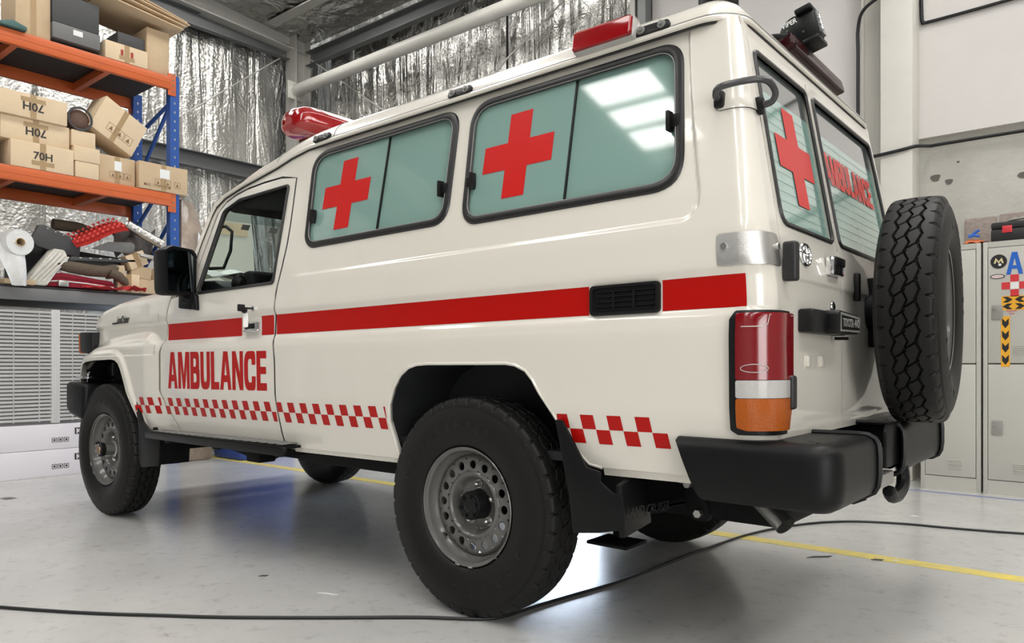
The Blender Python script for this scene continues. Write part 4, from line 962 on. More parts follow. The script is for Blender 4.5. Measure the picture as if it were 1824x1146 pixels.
b = MB(); b.cyl((-2.98, -.70, TR), (-2.98, .70, TR), .042, 16); b.lathe([(0, -.12), (.10, -.10), (.14, 0), (.10, .10), (0, .12)], 24, frame((-2.98, .2, TR), (0, 0, 1), (0, 1, 0))); b.build('front_axle', m_dark, AMB)
b = MB(); b.box((-1.5, .12, .47), (.75, .36, .20), bev=.05); b.cyl((-1.1, .05, .45), (0, 0, .42), .04, 12); b.build('gearbox', m_dark, AMB)
b = MB(); b.box((.72, -.12, .50), (.66, .74, .20), bev=.05, seg=3); b.build('fuel_tank', m_dark, AMB)
b = MB(); b.tube([(-2.5, -.30, .42), (-2.0, -.42, .40), (-1.85, -.45, .42), (-1.70, -.46, .47), (-1.5, -.46, .47)], .035, 10); b.build('exhaust_downpipe', m_dark, AMB)
for y in (-.66, ): 
    b = MB(); b.box((-1.55, -.70, .475), (.12, .10, .09), bev=.01); b.build('step_mount', m_dark, AMB)
# exhaust tail pipe
b = MB(); b.tube([(.55, -.44, .53), (.90, -.52, .555), (1.0, -.565, .505), (1.085, -.60, .445)], .032, 14, cap=False); b.tube([(1.085, -.60, .445), (1.0, -.565, .505), (.9, -.52, .555)], .028, 14, cap=False); b.build('tail_pipe', m_steel, AMB)
# -- rear bumper: corner mouldings with step top, loops, tow hook
def bumper_end(sg):
    # swept C-section, plan path from the wheel side round the corner to the inner end
    yo = .878*sg; path = [(.86, yo, 0), (.95, yo, 0), (1.10, yo, 0), (1.22, yo, 0)]
    for i in range(1, 9): t = PI/2*i/8; path.append((1.235+.075*math.sin(t), sg*(.803+.075*math.cos(t)), 0))
    inner = -.485 if sg < 0 else .02
    if sg > 0: path = [(.95, .78, 0), (1.10, .78, 0)] + [(1.19+.075*math.sin(PI/2*i/8), .705+.075*math.cos(PI/2*i/8), 0) for i in range(9)]
    xe = 1.310 if sg < 0 else 1.268
    path += [(xe, y, 0) for y in lin((.79*sg if sg < 0 else .68), inner, 5)]
    return [Vector(p) for p in path]
def c_section(depth=.16):
    # (inward, z) outer skin profile from the top inner edge over the face to the bottom
    return [(depth, .716), (.06, .718), (.030, .716), (.012, .706), (.003, .690), (0, .660), (0, .60), (.004, .570), (.014, .550), (.035, .538), (.06, .535)]
for sg in (-1, 1):
    P = bumper_end(sg); b = MB(); rows = []
    cx_ = .9; N_ = len(P)
    for i, p in enumerate(P):
        a = P[max(i-1, 0)]; c = P[min(i+1, N_-1)]; t = (c-a).normalized(); n_in = Vector((-t.y, t.x, 0)) * (1 if sg < 0 else -1)
        if i == 0: n_in = Vector((0, -sg, 0))
        row = []
        for d, z in c_section(.05 if i < 3 else .19):
            q_ = p+n_in*d
            if i == 0 and z < .70: q_ = q_+Vector(((.716-z)*.43, 0, 0))
            if i == 1: q_ = q_+Vector((max(0, .716-z)*.10, 0, 0))
            row.append(Vector((q_.x, q_.y, z)))
        rows.append(row)
    b.grid(rows); bp_ = b.build('rear_bumper', m_bumper, AMB, smooth=50)
    # end closing face (open C with thickness) and anti-slip dimples
    e = rows[-1]; b = MB(); b.tube([p+Vector((.004, 0, .003)) for p in e], .009, 6); b.tube([e[-2], e[-1]+Vector((-.005, -sg*-.004, -.012)), e[-1]+Vector((-.05, 0, -.006))], .012, 6); b.build('bumper_loop', m_black, bp_)
    if sg > 0:
        e = rows[len(rows)-5]; b = MB(); b.tube([p+Vector((.006, 0, .003)) for p in e], .010, 6); b.build('bumper_loop', m_black, bp_)
    ys = (-.78, -.66, -.56) if sg < 0 else (.25, .45)
    for k_, y in enumerate(ys):
        b = MB(); b.lathe([(0, .004), (.011, .002), (.014, 0)], 14, Matrix.Translation((1.215+(k_ % 2)*.03-(.05 if sg > 0 else 0), y, .717))); b.build('step_dimple', m_black, bp_)
    b = MB(); b.box((1.17, (-.66 if sg < 0 else .36), .63), (.10, (.34 if sg < 0 else .60), .15)); b.build('bumper_core', m_dark, bp_)
b = MB(); b.box((1.12, .0, .62), (.07, 1.4, .10), bev=.008); b.build('bumper_beam', m_dark, AMB)
b = MB(); b.prism([(-.11, -.06), (.11, -.06), (.11, .06), (.085, .085), (-.085, .085), (-.11, .06)], .012, frame((1.245, -.02, .640), (0, 1, 0), (0, 0, 1)), bev=.003); hk = b.build('tow_plate', m_bumper, AMB)
b = MB(); b.tube(spline([(1.235, .09, .60), (1.245, .12, .55), (1.25, .105, .50), (1.25, .04, .472), (1.25, -.05, .475), (1.25, -.09, .50)], 4), .022, 10); b.build('tow_hook', m_black, hk)
b = MB(); b.box((1.245, -.28, .548), (.035, .40, .045), bev=.006); b.build('tow_bar', m_steel, AMB)
b = MB(); b.cyl((1.20, -.48, .615), (1.20, .25, .615), .018, 12); b.build('bumper_tube', m_steel, AMB)
# -- tail lamps (left one seen): black surround with red, clear and amber lenses wrapping the corner
for sg in (-1, 1):
    S0, S1 = 1.022, SE-.001
    def tl(s, z, off): return side_pt(s, z, off, sg, False)
    ol = round_poly([(S0, .735), (S0+.02, .722), (S1-.028, .722), (S1, .80), (S1, 1.05), (S1-.01, 1.064), (S0+.015, 1.064), (S0, 1.04)], .008, 3)
    b = MB(); c_ = np.array([(S0+S1)/2, .893])
    b.grid([[tl(*(c_+(np.array(p)-c_)*k_), o) for p in ol] for k_, o in ((1.0, 0), (1.0, .018), (.93, .020))], closed_v=True)
    sur = panel('tail_lamp', ol, [], lambda s, z, o=0: tl(s, z, .016+o), lin(S0, S1, 20), lin(.73, 1.06, 6), m_black, AMB, lip=.016)
    sur['label'] = 'corner lamp cluster with red, clear and amber lenses'
    def lens(name, z0, z1, m, low=False):
        s0, s1 = S0+.022, S1-.004
        pl = [(s0, z0), (s1, z0), (s1, z1), (s0, z1)] if not low else [(s0, z0+.008), (s0+.02, z0), (s1-.038, z0), (s1-.004, z0+.075), (s1, z1), (s0, z1)]
        panel(name, round_poly(pl, .006, 3), [], lambda s, z, o=0: tl(s, z, .026+.004*math.sin((s-s0)/(s1-s0)*PI)+o), lin(s0, s1, 22), lin(z0, z1, 4), m, sur, lip=.012)
    lens('red_lens', .874, 1.056, m_redlens); lens('clear_lens', .824, .8725, m_clear); lens('amber_lens', .735, .8225, m_amber, True)
    b = MB(); cc = (S0+.06, .905); b.tube([tl(cc[0]+.026*math.cos(t), cc[1]+.011*math.sin(t), .032) for t in lin(0, 2*PI, 25)[:-1]], .0012, 5, closed=True); b.build('lens_ring', m_clear, sur)
    b = MB(); b.tube([tl(S0+.035, 1.018, .031), tl(S0+.075, 1.018, .032), tl(S0+.085, 1.025, .032), tl(S0+.088, 1.05, .032), tl(S1-.01, 1.05, .031)], .0012, 5); b.build('lens_moulding', m_clear, sur)
# -- rear door hardware
for (z0, z1) in ((1.150, 1.262), (.79, .885)):
    y = -.775+(.02 if z0 > 1 else 0); b = MB(); b.box((xr(1.2)+.022, y+.042, (z0+z1)/2+SH*1.1), (.040, .034, z1-z0), bev=.008, seg=3); b.build('door_hinge', m_hinge, rdl)
b = MB(); b.box(tuple(rd_pt(-.262, 1.236, .014)), (.030, .112, .062), bev=.008); h_ = b.build('door_handle', m_chrome, rdl); MB().box(tuple(rd_pt(-.262, 1.250, .026)), (.022, .098, .030), bev=.006).build('handle_grip', m_black, h_)
b = MB(); b.lathe([(0, .006), (.010, .006), (.017, .003), (.019, 0)], 20, frame(tuple(rd_pt(-.262, 1.105, .003)), (0, 1, 0), (0, 0, 1))); lk2 = b.build('key_lock', m_chrome, rdl)
# emblem: three interlocking ellipses
b = MB(); Me = frame(tuple(rd_pt(-.520, 1.248, .006)), (0, 1, 0), (-.08, 0, 1)); el = lambda cx, cy, a, c: [Me@Vector((cx+a*math.cos(t), cy+c*math.sin(t), 0)) for t in lin(0, 2*PI, 41)[:-1]]
b.tube(el(0, 0, .046, .032), .0042, 6, closed=True); b.tube(el(0, .0, .016, .031), .0035, 6, closed=True); b.tube(el(0, .015, .036, .013), .0035, 6, closed=True); b.build('emblem', m_chrome, rdl)
# number-plate lamp garnish with lettering
b = MB(); Mg = frame(tuple(rd_pt(-.42, 1.03, .0)), (0, 1, 0), (0, 0, 1))
b.box((0, 0, 0), (.34, .072, .050), bev=.010, M=Mg@Matrix.Translation((0, .015, .022))); gn = b.build('plate_lamp_garnish', m_black, rdl)
b = MB(); b.prism([(-.045, -.034), (.165, -.030), (.172, .020), (.160, .030), (-.04, .040), (-.05, .030)], .050, Mg@Matrix.Translation((0, .012, .058)), bev=.006); gb = b.build('garnish_block', m_black, gn)
b = MB(); b.prism([(-.040, -.026), (.160, -.024), (.166, .018), (.156, .024), (-.036, .032)], .004, Mg@Matrix.Translation((0, .012, .0835))); b.build('name_plate', m_grey, gn)
b = MB(); b.prism([(-.034, -.020), (.153, -.018), (.153, .017), (-.034, .024)], .003, Mg@Matrix.Translation((0, .012, .0855))); b.build('name_plate_field', m_black, gn)
text_part('name_lettering', 'TOYOTA', .112, .026, lambda u, v: Mg@Vector((-.029+u, .001+v, .0880)), m_clear, gn, offset=.02); text_part('name_lettering', '4WD', .056, .026, lambda u, v: Mg@Vector((.092+u, .002+v, .0880)), m_clear, gn, offset=.02)
for y in (-.50, -.37): MB().box(tuple(rd_pt(y, .925, .002)), (.008, .034, .034), bev=.003).build('plate_nut', m_paint, rdl)
b = MB(); b.box(tuple(rd_pt(-.26, 1.0, .03)), (.03, .05, .01)); b.build('plate_lamp', m_black, rdl)
# spare wheel carrier
b = MB(); b.cyl((1.09, .20, 1.12), (1.30, .21, 1.12), .07, 20); b.box((1.13, .26, 1.12), (.05, .16, .26), bev=.01); b.cyl((1.285, .205, 1.12), (1.33, .21, 1.12), .05, 16); b.build('spare_wheel_carrier', m_dark, rdr)
b = MB(); b.box((1.125, .0, 1.20), (.02, .03, .10), bev=.006); b.build('carrier_latch', m_black, rdr)
# alloy guard plate and grab rail on the corner pillar
def wrap_plate(s0, s1, z0, z1, m, name, off=.004, r=.012):
    return panel(name, rrect(s0, z0, s1, z1, r, 4), [], lambda s, z, o=0: side_pt(s, z, off+o, -1, False), lin(s0, s1, 18), lin(z0, z1, 4), m, AMB, lip=.004)
gp_ = wrap_plate(.985, 1.196, 1.190, 1.282, m_alu, 'corner_plate')
for s_ in (1.008, 1.182): p = side_pt(s_, 1.245, .004, -1, False); q_ = side_pt(s_, 1.245, .010, -1, False); MB().cyl(p, q_, .010, 12).build('rivet', m_steel, gp_)
hp = wrap_plate(.998, 1.195, 1.652, 1.742, m_paint, 'handrail_plate')
pa = side_pt(1.012, 1.683, .010, -1, False); pb = side_pt(1.014, 1.690, .036, -1, False); pc = side_pt(1.05, 1.704, .056, -1, False); pd = side_pt(1.125, 1.716, .066, -1, False); pe = side_pt(1.180, 1.700, .062, -1, False); pf_ = side_pt(1.202, 1.674, .045, -1, False); pg = side_pt(1.200, 1.668, .008, -1, False)
b = MB(); b.tube(spline([pa, pb, pc, pd, pe, pf_, pg], 5), .0098, 10); rl = b.build('corner_handrail', mat('grey_coated_rail', (.05, .05, .052), .3), AMB)
for p in (side_pt(1.012, 1.683, .006, -1, False), side_pt(1.200, 1.668, .006, -1, False)): MB().box(tuple(p), (.03, .03, .05), bev=.008).build('rail_foot', m_black, rl)
# white plastic sheet on the bonnet
b = MB(); r9 = np.random.RandomState(4)
rows = []
for i in range(15):
    x = -2.62+i*.035; rows.append([sh((x+r9.uniform(-.008, .008), y, 1.432+.025*(1-(y/.8)**2)+.03*math.exp(-((x+2.52)/.10)**2)+.012*math.sin(i*1.1+y*7)+.014*math.sin(y*17-i*.7)+max(0, r9.normal(.006, .006)))) for y in lin(-.60, .45, 22)])
b.grid(rows); psh = b.build('protective_sheet', mat('white_plastic_sheet', (.80, .80, .77), .35), None, smooth=180); tag(psh, 'crumpled white plastic sheet lying on the bonnet by the windscreen', 'sheet')
# ---------------------------------------------------------------- steel frame, pipe, conduits
def st(b, name, m, smooth=35, parent=None):
    o = b.build(name, m, parent, smooth)
    return structure(o) if parent is None else o
# corner column (I section) with rafter, eaves beam, girts, bracing
b = MB(); b.box((-7.82, 3.96, 3.0), (.26, .018, 6.0)); b.box((-7.82, 3.72, 3.0), (.26, .018, 6.0)); b.box((-7.82, 3.84, 3.0), (.014, .24, 6.0)); st(b, 'trim_1', m_beam)
b = MB(); b.box((-7.86, -4.9, 0), (.22, 17.6, .02)); b.box((-7.86, -4.9, -.30), (.22, 17.6, .02)); b.box((-7.86, -4.9, -.15), (.016, 17.6, .30))
for v in b.bm.verts: v.co.z += 5.93+RS*.55*(3.9-v.co.y)
st(b, 'trim_2', m_beam)
def girt(p0, p1, name, d=.20, m=m_girt):
    p0 = Vector(p0); p1 = Vector(p1); c = (p0+p1)/2; L = (p1-p0); b = MB()
    if abs(L.x) > abs(L.y): b.box(c, (abs(L.x), .016, d)); b.box(c+Vector((0, -.05, d/2)), (abs(L.x), .10, .012)); b.box(c+Vector((0, -.05, -d/2)), (abs(L.x), .10, .012))
    else: b.box(c, (.016, abs(L.y), d)); b.box(c+Vector((.05, 0, d/2)), (.10, abs(L.y), .012)); b.box(c+Vector((.05, 0, -d/2)), (.10, abs(L.y), .012))
    return st(b, name, m)
girt((-7.93, -13.9, 5.60), (-7.93, 3.7, 5.60), 'trim_3'); girt((-7.93, -13.9, 3.70), (-7.93, 3.7, 3.70), 'trim_4'); girt((-7.93, -13.9, 1.75), (-7.93, 3.7, 1.75), 'trim_5')
girt((-7.7, 3.98, 5.52), (-1.95, 3.98, 5.52), 'trim_6'); girt((-7.7, 3.98, 3.7), (-1.95, 3.98, 3.7), 'trim_7')
b = MB(); b.box((-4.9, 3.3, 6.08), (5.6, .16, .02)); b.box((-4.9, 3.3, 5.84), (5.6, .16, .02)); b.box((-4.9, 3.3, 5.96), (5.6, .014, .24)); st(b, 'trim_8', m_beam)
for i, y in enumerate((1.9, .2, -2.83, -5.08, -7.28, -9.28, -11.2)):
    b = MB(); zz = RZ+RS*(YN-y)-.10; b.box((.5, y, zz), (16.8, .07, .18)); st(b, 'trim_%d' % (20+i), m_girt)
b = MB(); b.cyl((-7.75, 3.72, 5.0), (-1.9, 3.72, 5.0), .085, 20); b.box((-7.72, 3.72, 5.0), (.02, .26, .26), bev=.004); st(b, 'trim_9', m_colw)
b = MB(); b.tube([(-7.9, 1.0, 3.30), (-7.9, 2.1, 4.27), (-7.9, 3.65, 5.55)], .010, 6); st(b, 'trim_10', m_beam)
b = MB(); b.tube([(-7.62, 3.93, 5.50), (-6.04, 3.93, 4.43), (-4.9, 3.93, 3.66)], .010, 6); st(b, 'trim_11', m_beam)
b = MB(); b.tube([(-2.9, 3.93, 5.0), (-3.07, 3.93, 4.90), (-3.78, 3.93, 4.53), (-4.7, 3.93, 3.9)], .010, 6); st(b, 'trim_12', m_beam)
# post where the foil ends, dark joint, foil sheet laps
b = MB(); b.box((-1.98, 3.97, 3.4), (.09, .12, 6.8)); st(b, 'trim_13', m_girt)
b = MB(); b.box((-2.11, 3.99, 3.4), (.06, .08, 6.8)); st(b, 'trim_14', m_beam)
b = MB(); b.box((-3.87, 4.035, 3.3), (.012, .03, 6.6)); st(b, 'trim_15', m_groove)
# painted column on the right with its recessed flank
b = MB(); b.box((.420, 3.90, 3.7), (.235, .24, 7.4), bev=.004); st(b, 'trim_16', m_colw)
b = MB(); b.box((.215, 4.00, 3.7), (.175, .10, 7.4)); b.box((.135, 3.97, 3.7), (.02, .16, 7.4)); st(b, 'trim_17', m_beam)  # the flank's shade is put into a greyer paint than the face
m_cable = mat('black_cable', (.010, .010, .011), .45)
def cable(pts, r, name, label, group=None, m=None, n=8, sub=6):
    # Catmull-Rom through the points
    P = [Vector(p) for p in pts]; Q = []
    for i in range(len(P)-1):
        a = P[max(i-1, 0)]; b_, c = P[i], P[i+1]; d = P[min(i+2, len(P)-1)]
        for k_ in range(sub):
            t = k_/sub; Q.append(.5*((2*b_)+(c-a)*t+(2*a-5*b_+4*c-d)*t*t+(3*b_-a-3*c+d)*t**3))
    Q.append(P[-1]); b = MB(); b.tube(Q, r, n); o = b.build(name, m or m_cable, None, 60); tag(o, label, 'cable', group); return o
yc = 4.02
cable([(.62, 3.765, 4.10), (.50, 3.765, 4.02), (.33, 3.765, 3.93), (.17, 3.80, 3.86), (.11, 3.86, 3.74), (.11, 3.86, 3.5), (.11, 3.86, 3.0), (.115, 3.86, 2.74), (.16, 3.80, 2.64), (.25, 3.765, 2.625), (.45, 3.765, 2.64), (.56, 3.80, 2.66), (.62, 4.02, 2.70), (.68, 4.035, 2.705), (.95, 4.035, 2.705), (1.4, 4.035, 2.705), (2.6, 4.035, 2.72)], .014, 'wall_cable', 'black cable looping round the cream column and along the concrete wall')
cable([(.545, 4.03, 4.2), (.552, 4.03, 3.9), (.556, 4.03, 3.76), (.565, 4.03, 3.725), (.60, 4.03, 3.715), (.95, 4.03, 3.72), (1.3, 4.03, 3.73), (2.6, 4.03, 3.76)], .014, 'wall_cable', 'black cable with a right-angle bend on the white upper wall')
# exposed blocks and holes in the lower wall
m_block = mat('worn_concrete_block', (.44, .37, .33), .9, bump=.5, bscale=40, var=.3, vscale=30)
for i, (x0, x1, z0, z1) in enumerate(((.85, 1.065, 1.76, 2.09), (1.085, 1.40, 1.76, 2.10), (1.42, 1.74, 1.76, 2.10), (1.76, 2.08, 1.76, 2.10))):
    MB().box(((x0+x1)/2, YN+.067, (z0+z1)/2), (x1-x0, .03, z1-z0), bev=.008).build('concrete_block', m_block, wlow)
m_hole = mat('hole_patch', (.16, .145, .13), .9)
for (x, z, r) in ((.64, 2.455, .034), (.735, 2.41, .026), (1.235, 2.385, .030), (.80, 2.56, .010)):
    b = MB(); P = [(x+r*(1+.25*math.sin(3*a+x*9))*math.cos(a), z+r*(1+.2*math.cos(2*a))*math.sin(a)) for a in lin(0, 2*PI, 15)[:-1]]; b.prism([(p[0], p[1]) for p in P], .004, frame((0, YN+.068, 0), (1, 0, 0), (0, 0, 1))); b.build('hole_patch', m_hole, wlow)
# door leaf frame in the far wall
b = MB(); b.box((DX0-.02, YN, DZ/2), (.06, .16, DZ)); b.box((DX1+.02, YN, DZ/2), (.06, .16, DZ)); b.box(((DX0+DX1)/2, YN, DZ+.03), (DX1-DX0+.1, .16, .06)); st(b, 'door_1', m_girt)
# ---------------------------------------------------------------- floor lines, cable, litter
b = MB(); b.box((-.5, 1.045, .0008), (17, .10, .0012)); yl = st(b, 'floor_line', m_yellow)
b = MB(); b.box((.5, 3.30, .0008), (16, .045, .0012)); st(b, 'floor_line', m_blue_l)
cr = .0065
cable([(-1.9, -2.12, cr), (-1.425, -1.882, cr), (-1.1, -1.70, cr), (-.85, -1.53, cr), (-.664, -1.401, cr), (-.40, -1.19, cr), (-.12, -.955, cr), (.06, -.83, cr), (.115, -.74, cr), (.13, -.60, cr), (.16, -.40, cr), (.205, -.113, cr), (.225, .25, cr), (.24, .65, cr), (.29, 1.15, cr), (.42, 1.55, cr), (.60, 1.80, cr), (.85, 1.93, cr), (1.1, 1.98, cr), (1.428, 2.074, cr), (2.2, 2.4, cr)], cr, 'extension_cable', 'long black cable snaking across the grey floor under the rear wheel', n=8)
m_lit = mat('litter_dark', (.06, .06, .055), .7); m_litw = mat('litter_pale', (.75, .74, .70), .6); m_tape = mat('grey_tape', (.17, .165, .15), .7)
b = MB(); b.prism([(-.045, -.035), (.05, -.03), (.045, .04), (-.05, .03)], .0014, Matrix.Translation((-4.10, -1.06, .0012))); tag(b.build('floor_tape', m_tape, None), 'small grey square of tape stuck on the floor at the left', 'tape')
for i, (x, y, w_, l_, a, dk, lb) in enumerate(((.95, 1.0, .03, .012, .4, 1, 'black plastic scrap beside the yellow floor line'), (1.02, 1.04, .02, .008, 1.0, 0, 'tiny white paper scrap next to the yellow line'), (.86, 2.25, .03, .01, .2, 0, 'white paper scrap on the floor towards the lockers'), (-.62, -.98, .05, .006, .3, 0, 'thin pale splinter on the floor left of the rear wheel'), (-1.05, -1.0, .02, .01, .7, 1, 'small dark chip on the floor between the wheels'), (.72, .88, .07, .012, .8, 1, 'torn dark tape fragment short of the yellow line'))):
    b = MB(); b.prism([(-w_, -l_), (w_*.6, -l_*1.2), (w_, l_*.6), (-w_*.3, l_)], .002, Matrix.Translation((x, y, .0016))@Matrix.Rotation(a, 4, 'Z')); tag(b.build('floor_scrap', m_lit if dk else m_litw, None), lb, 'scrap')
# ---------------------------------------------------------------- steel lockers along the far wall
m_lock = mat('light_grey_locker_paint', (.51, .50, .455), .42, var=.05, vscale=2)
m_lockd = mat('locker_handle_grey', (.30, .295, .27), .4)
def locker(x0, x1, label, H=1.80):
    T_ = thing('steel_locker', label, 'locker', ((x0+x1)/2, 3.46, 0), group='steel lockers along the wall'); w_ = x1-x0; D = .46
    b = MB()
    b.box((0, D/2+.02, H/2), (w_, D-.04, H), bev=.003)
    for s_ in (-1, 1): b.box((s_*(w_/2-.014), .01, H/2), (.028, .022, H), bev=.002)
    b.box((0, .012, H-.02), (w_-.03, .02, .04)); b.box((0, .012, .05), (w_-.03, .02, .10)); b.build('carcass', m_lock, T_)
    for (z0, z1) in ((.105, .925), (.935, H-.045)):
        d = MB().box((0, .006, (z0+z1)/2), (w_-.062, .016, z1-z0), bev=.003).build('door', m_lock, T_)
        for zz in ((z0+.06), ):
            for i in range(5): MB().box((w_*.5-.13 if False else .03, -.004, zz+.0+i*.015), (.085, .007, .006), rot=(.5, 0, 0)).build('vent_louvre', m_lock, d)
        zh = z0+(.37 if z0 < .5 else .36); xh = -(w_/2-.085)
        h = MB().prism(rrect(-.034, -.052, .034, .052, .010), .012, frame((xh, -.004, zh), (1, 0, 0), (0, 0, 1)), bev=.002).build('handle', m_lockd, d)
        b = MB(); b.prism(round_poly([(-.012, -.03), (.024, -.03), (.024, .02), (-.002, .028)], .008), .004, frame((xh, -.011, zh), (1, 0, 0), (0, 0, 1))); b.build('handle_cup', m_groove, d) if False else b.bm.free()
        MB().cyl((xh-.018, -.008, zh+.022), (xh-.018, -.016, zh+.022), .008, 12).build('lock', m_chrome, d)
    return T_
L1 = locker(.658, 1.044, 'plain light grey two-door locker half hidden behind the spare wheel'); L2 = locker(1.058, 1.444, 'light grey locker with stickers, a blue letter A and chevron tape')
for i, (x0, x1, lb) in enumerate(((1.458, 1.844, 'plain grey locker just past the one with stickers'), )): locker(x0, x1, lb)
def decal(name, poly, m, x, z, parent, off=0, depth=.0012):
    b = MB(); b.prism(poly, depth, frame((x, 3.4565-off, z), (1, 0, 0), (0, 0, 1))); o = b.build(name, m, None, 0); o.parent = parent; o.matrix_parent_inverse = Matrix.Translation((-parent.location[0], -parent.location[1], -parent.location[2])); return o
m_bl = mat('blue_sticker', (.02, .13, .55), .4); m_rd = mat('red_sticker', (.65, .04, .05), .4); m_yl = mat('amber_sticker', (.85, .42, .03), .4); m_bk = mat('black_print', (.012, .012, .012), .5); m_wh = mat('white_sticker', (.80, .80, .78), .5)
circ = lambda r, n=28, e=1: [(r*math.cos(t), r*e*math.sin(t)) for t in lin(0, 2*PI, n+1)[:-1]]
decal('round_sticker', circ(.050), m_bk, 1.153, 1.655, L2)
decal('round_sticker_mark', [(-.030, -.018), (-.018, .022), (0, -.004), (.018, .022), (.030, -.018), (.019, -.018), (.013, .002), (0, -.020), (-.013, .002), (-.019, -.018)], mat('pale_gold_print', (.72, .62, .35), .5), 1.153, 1.660, L2, .001)
b = MB()
decal('round_sticker_dot', circ(.009), m_wh, 1.160, 1.632, L2, .001)
decal('letter_sticker', [(-.050, -.078), (-.024, -.078), (-.016, -.040), (.016, -.040), (.024, -.078), (.050, -.078), (.016, .078), (-.016, .078)], m_bl, 1.247, 1.637, L2)
decal('letter_counter', [(-.011, -.016), (.011, -.016), (0, .034)], m_lock, 1.247, 1.637, L2, .001)
for (dx, dz) in ((0, .052), (-.052, 0), (.052, 0), (0, -.052)): decal('red_square', [(-.025, -.025), (.025, -.025), (.025, .025), (-.025, .025)], m_rd, 1.247+dx, 1.480+dz, L2)
decal('white_square', [(-.025, -.025), (.025, -.025), (.025, .025), (-.025, .025)], m_wh, 1.247, 1.480, L2)
decal('chevron_tape', [(-.072, -.05), (.075, -.05), (.075, .05), (-.072, .05)], m_yl, 1.241, 1.358, L2)
def arrow(s_): return [(-.030*s_, -.020), (.002*s_, -.020), (.030*s_, 0), (.002*s_, .020), (-.030*s_, .020), (-.006*s_, 0)]
decal('chevron', arrow(1), m_bk, 1.206, 1.382, L2, .001); decal('chevron', arrow(-1), m_bk, 1.278, 1.382, L2, .001); decal('chevron', arrow(-1), m_bk, 1.206, 1.334, L2, .001); decal('chevron', arrow(1), m_bk, 1.278, 1.334, L2, .001)
decal('chevron_tape', [(-.027, -.178), (.027, -.178), (.027, .178), (-.027, .178)], m_yl, 1.193, 1.087, L2)
for i in range(4): decal('chevron', [(-.020, .035), (0, .010), (.020, .035), (.020, -.008), (0, -.036), (-.020, -.008)], m_bk, 1.193, 1.217-i*.086, L2, .001)
decal('oval_sticker', circ(.045, 24, .38), m_bk, 1.146, 1.549, L2); decal('oval_sticker_field', circ(.038, 24, .30), m_wh, 1.146, 1.549, L2, .001)
def wtext(txt, x, z, w_, h_, m, off=.0015):
    o = text_part('sticker_lettering', txt, w_, h_, lambda u, v: (x+u, 3.4555-off, z+v), m, None, .01); o.parent = L2; o.matrix_parent_inverse = Matrix.Translation(-Vector(L2.location)); return o
wtext('PUSH FOR', 1.20, 1.294, .062, .012, m_rd); wtext('OPEN', 1.215, 1.276, .030, .011, m_rd); wtext('Rockhoppers', 1.116, 1.543, .062, .012, m_rd, .0025)
# things on the lockers
m_case = mat('black_tool_case', (.016, .016, .017), .5)
t = thing('tool_case', 'black plastic tool case with red latch on the stickered locker', 'tool case', (1.32, 3.62, 1.80)); MB().box((0, 0, .045), (.44, .26, .09), bev=.012).build('case_base', m_case, t); MB().box((0, 0, .115), (.44, .26, .05), bev=.014).build('case_lid', m_case, t); MB().box((-.12, -.132, .085), (.06, .012, .05), bev=.004).build('latch', m_rd, t)
cable([(1.20, 3.58, 1.948), (1.28, 3.52, 1.955), (1.42, 3.55, 1.95), (1.45, 3.66, 1.95), (1.34, 3.70, 1.95), (1.22, 3.66, 1.95), (1.20, 3.56, 1.953), (1.30, 3.50, 1.957), (1.44, 3.52, 1.955)], .007, 'coiled_hose', 'grey coiled hose lying on the black tool case', m=mat('grey_hose', (.45, .45, .43), .5))
m_or = mat('orange_cloth', (.75, .20, .08), .8); b = MB(); r5 = np.random.RandomState(2); b.grid([[(.93+i*.022, 3.48+j*.03, 1.803+.028*math.sin(i*.6)*math.sin(j*.8)**2+max(0, r5.normal(.012, .010))) for j in range(8)] for i in range(8)]); tag(b.build('safety_vest', m_or, None, 180), 'orange cloth heap on top of the plain locker', 'cloth')
b = MB(); b.tube([(.97, 3.50, 1.85), (1.0, 3.5, 1.88), (1.03, 3.5, 1.90)], .010, 8); b.tube([(.96, 3.50, 1.86), (.99, 3.50, 1.865), (1.03, 3.50, 1.855)], .010, 8); tag(b.build('blue_strap', m_bl, None), 'blue plastic clip resting on the orange cloth', 'clip')
b = MB(); b.lathe([(0, 0), (.028, 0), (.030, .05), (.022, .075), (.012, .085), (.012, .10), (0, .10)], 16, Matrix.Translation((.86, 3.52, 1.80))); tag(b.build('plastic_bottle', m_glass, None), 'clear plastic bottle standing on the plain locker', 'bottle')
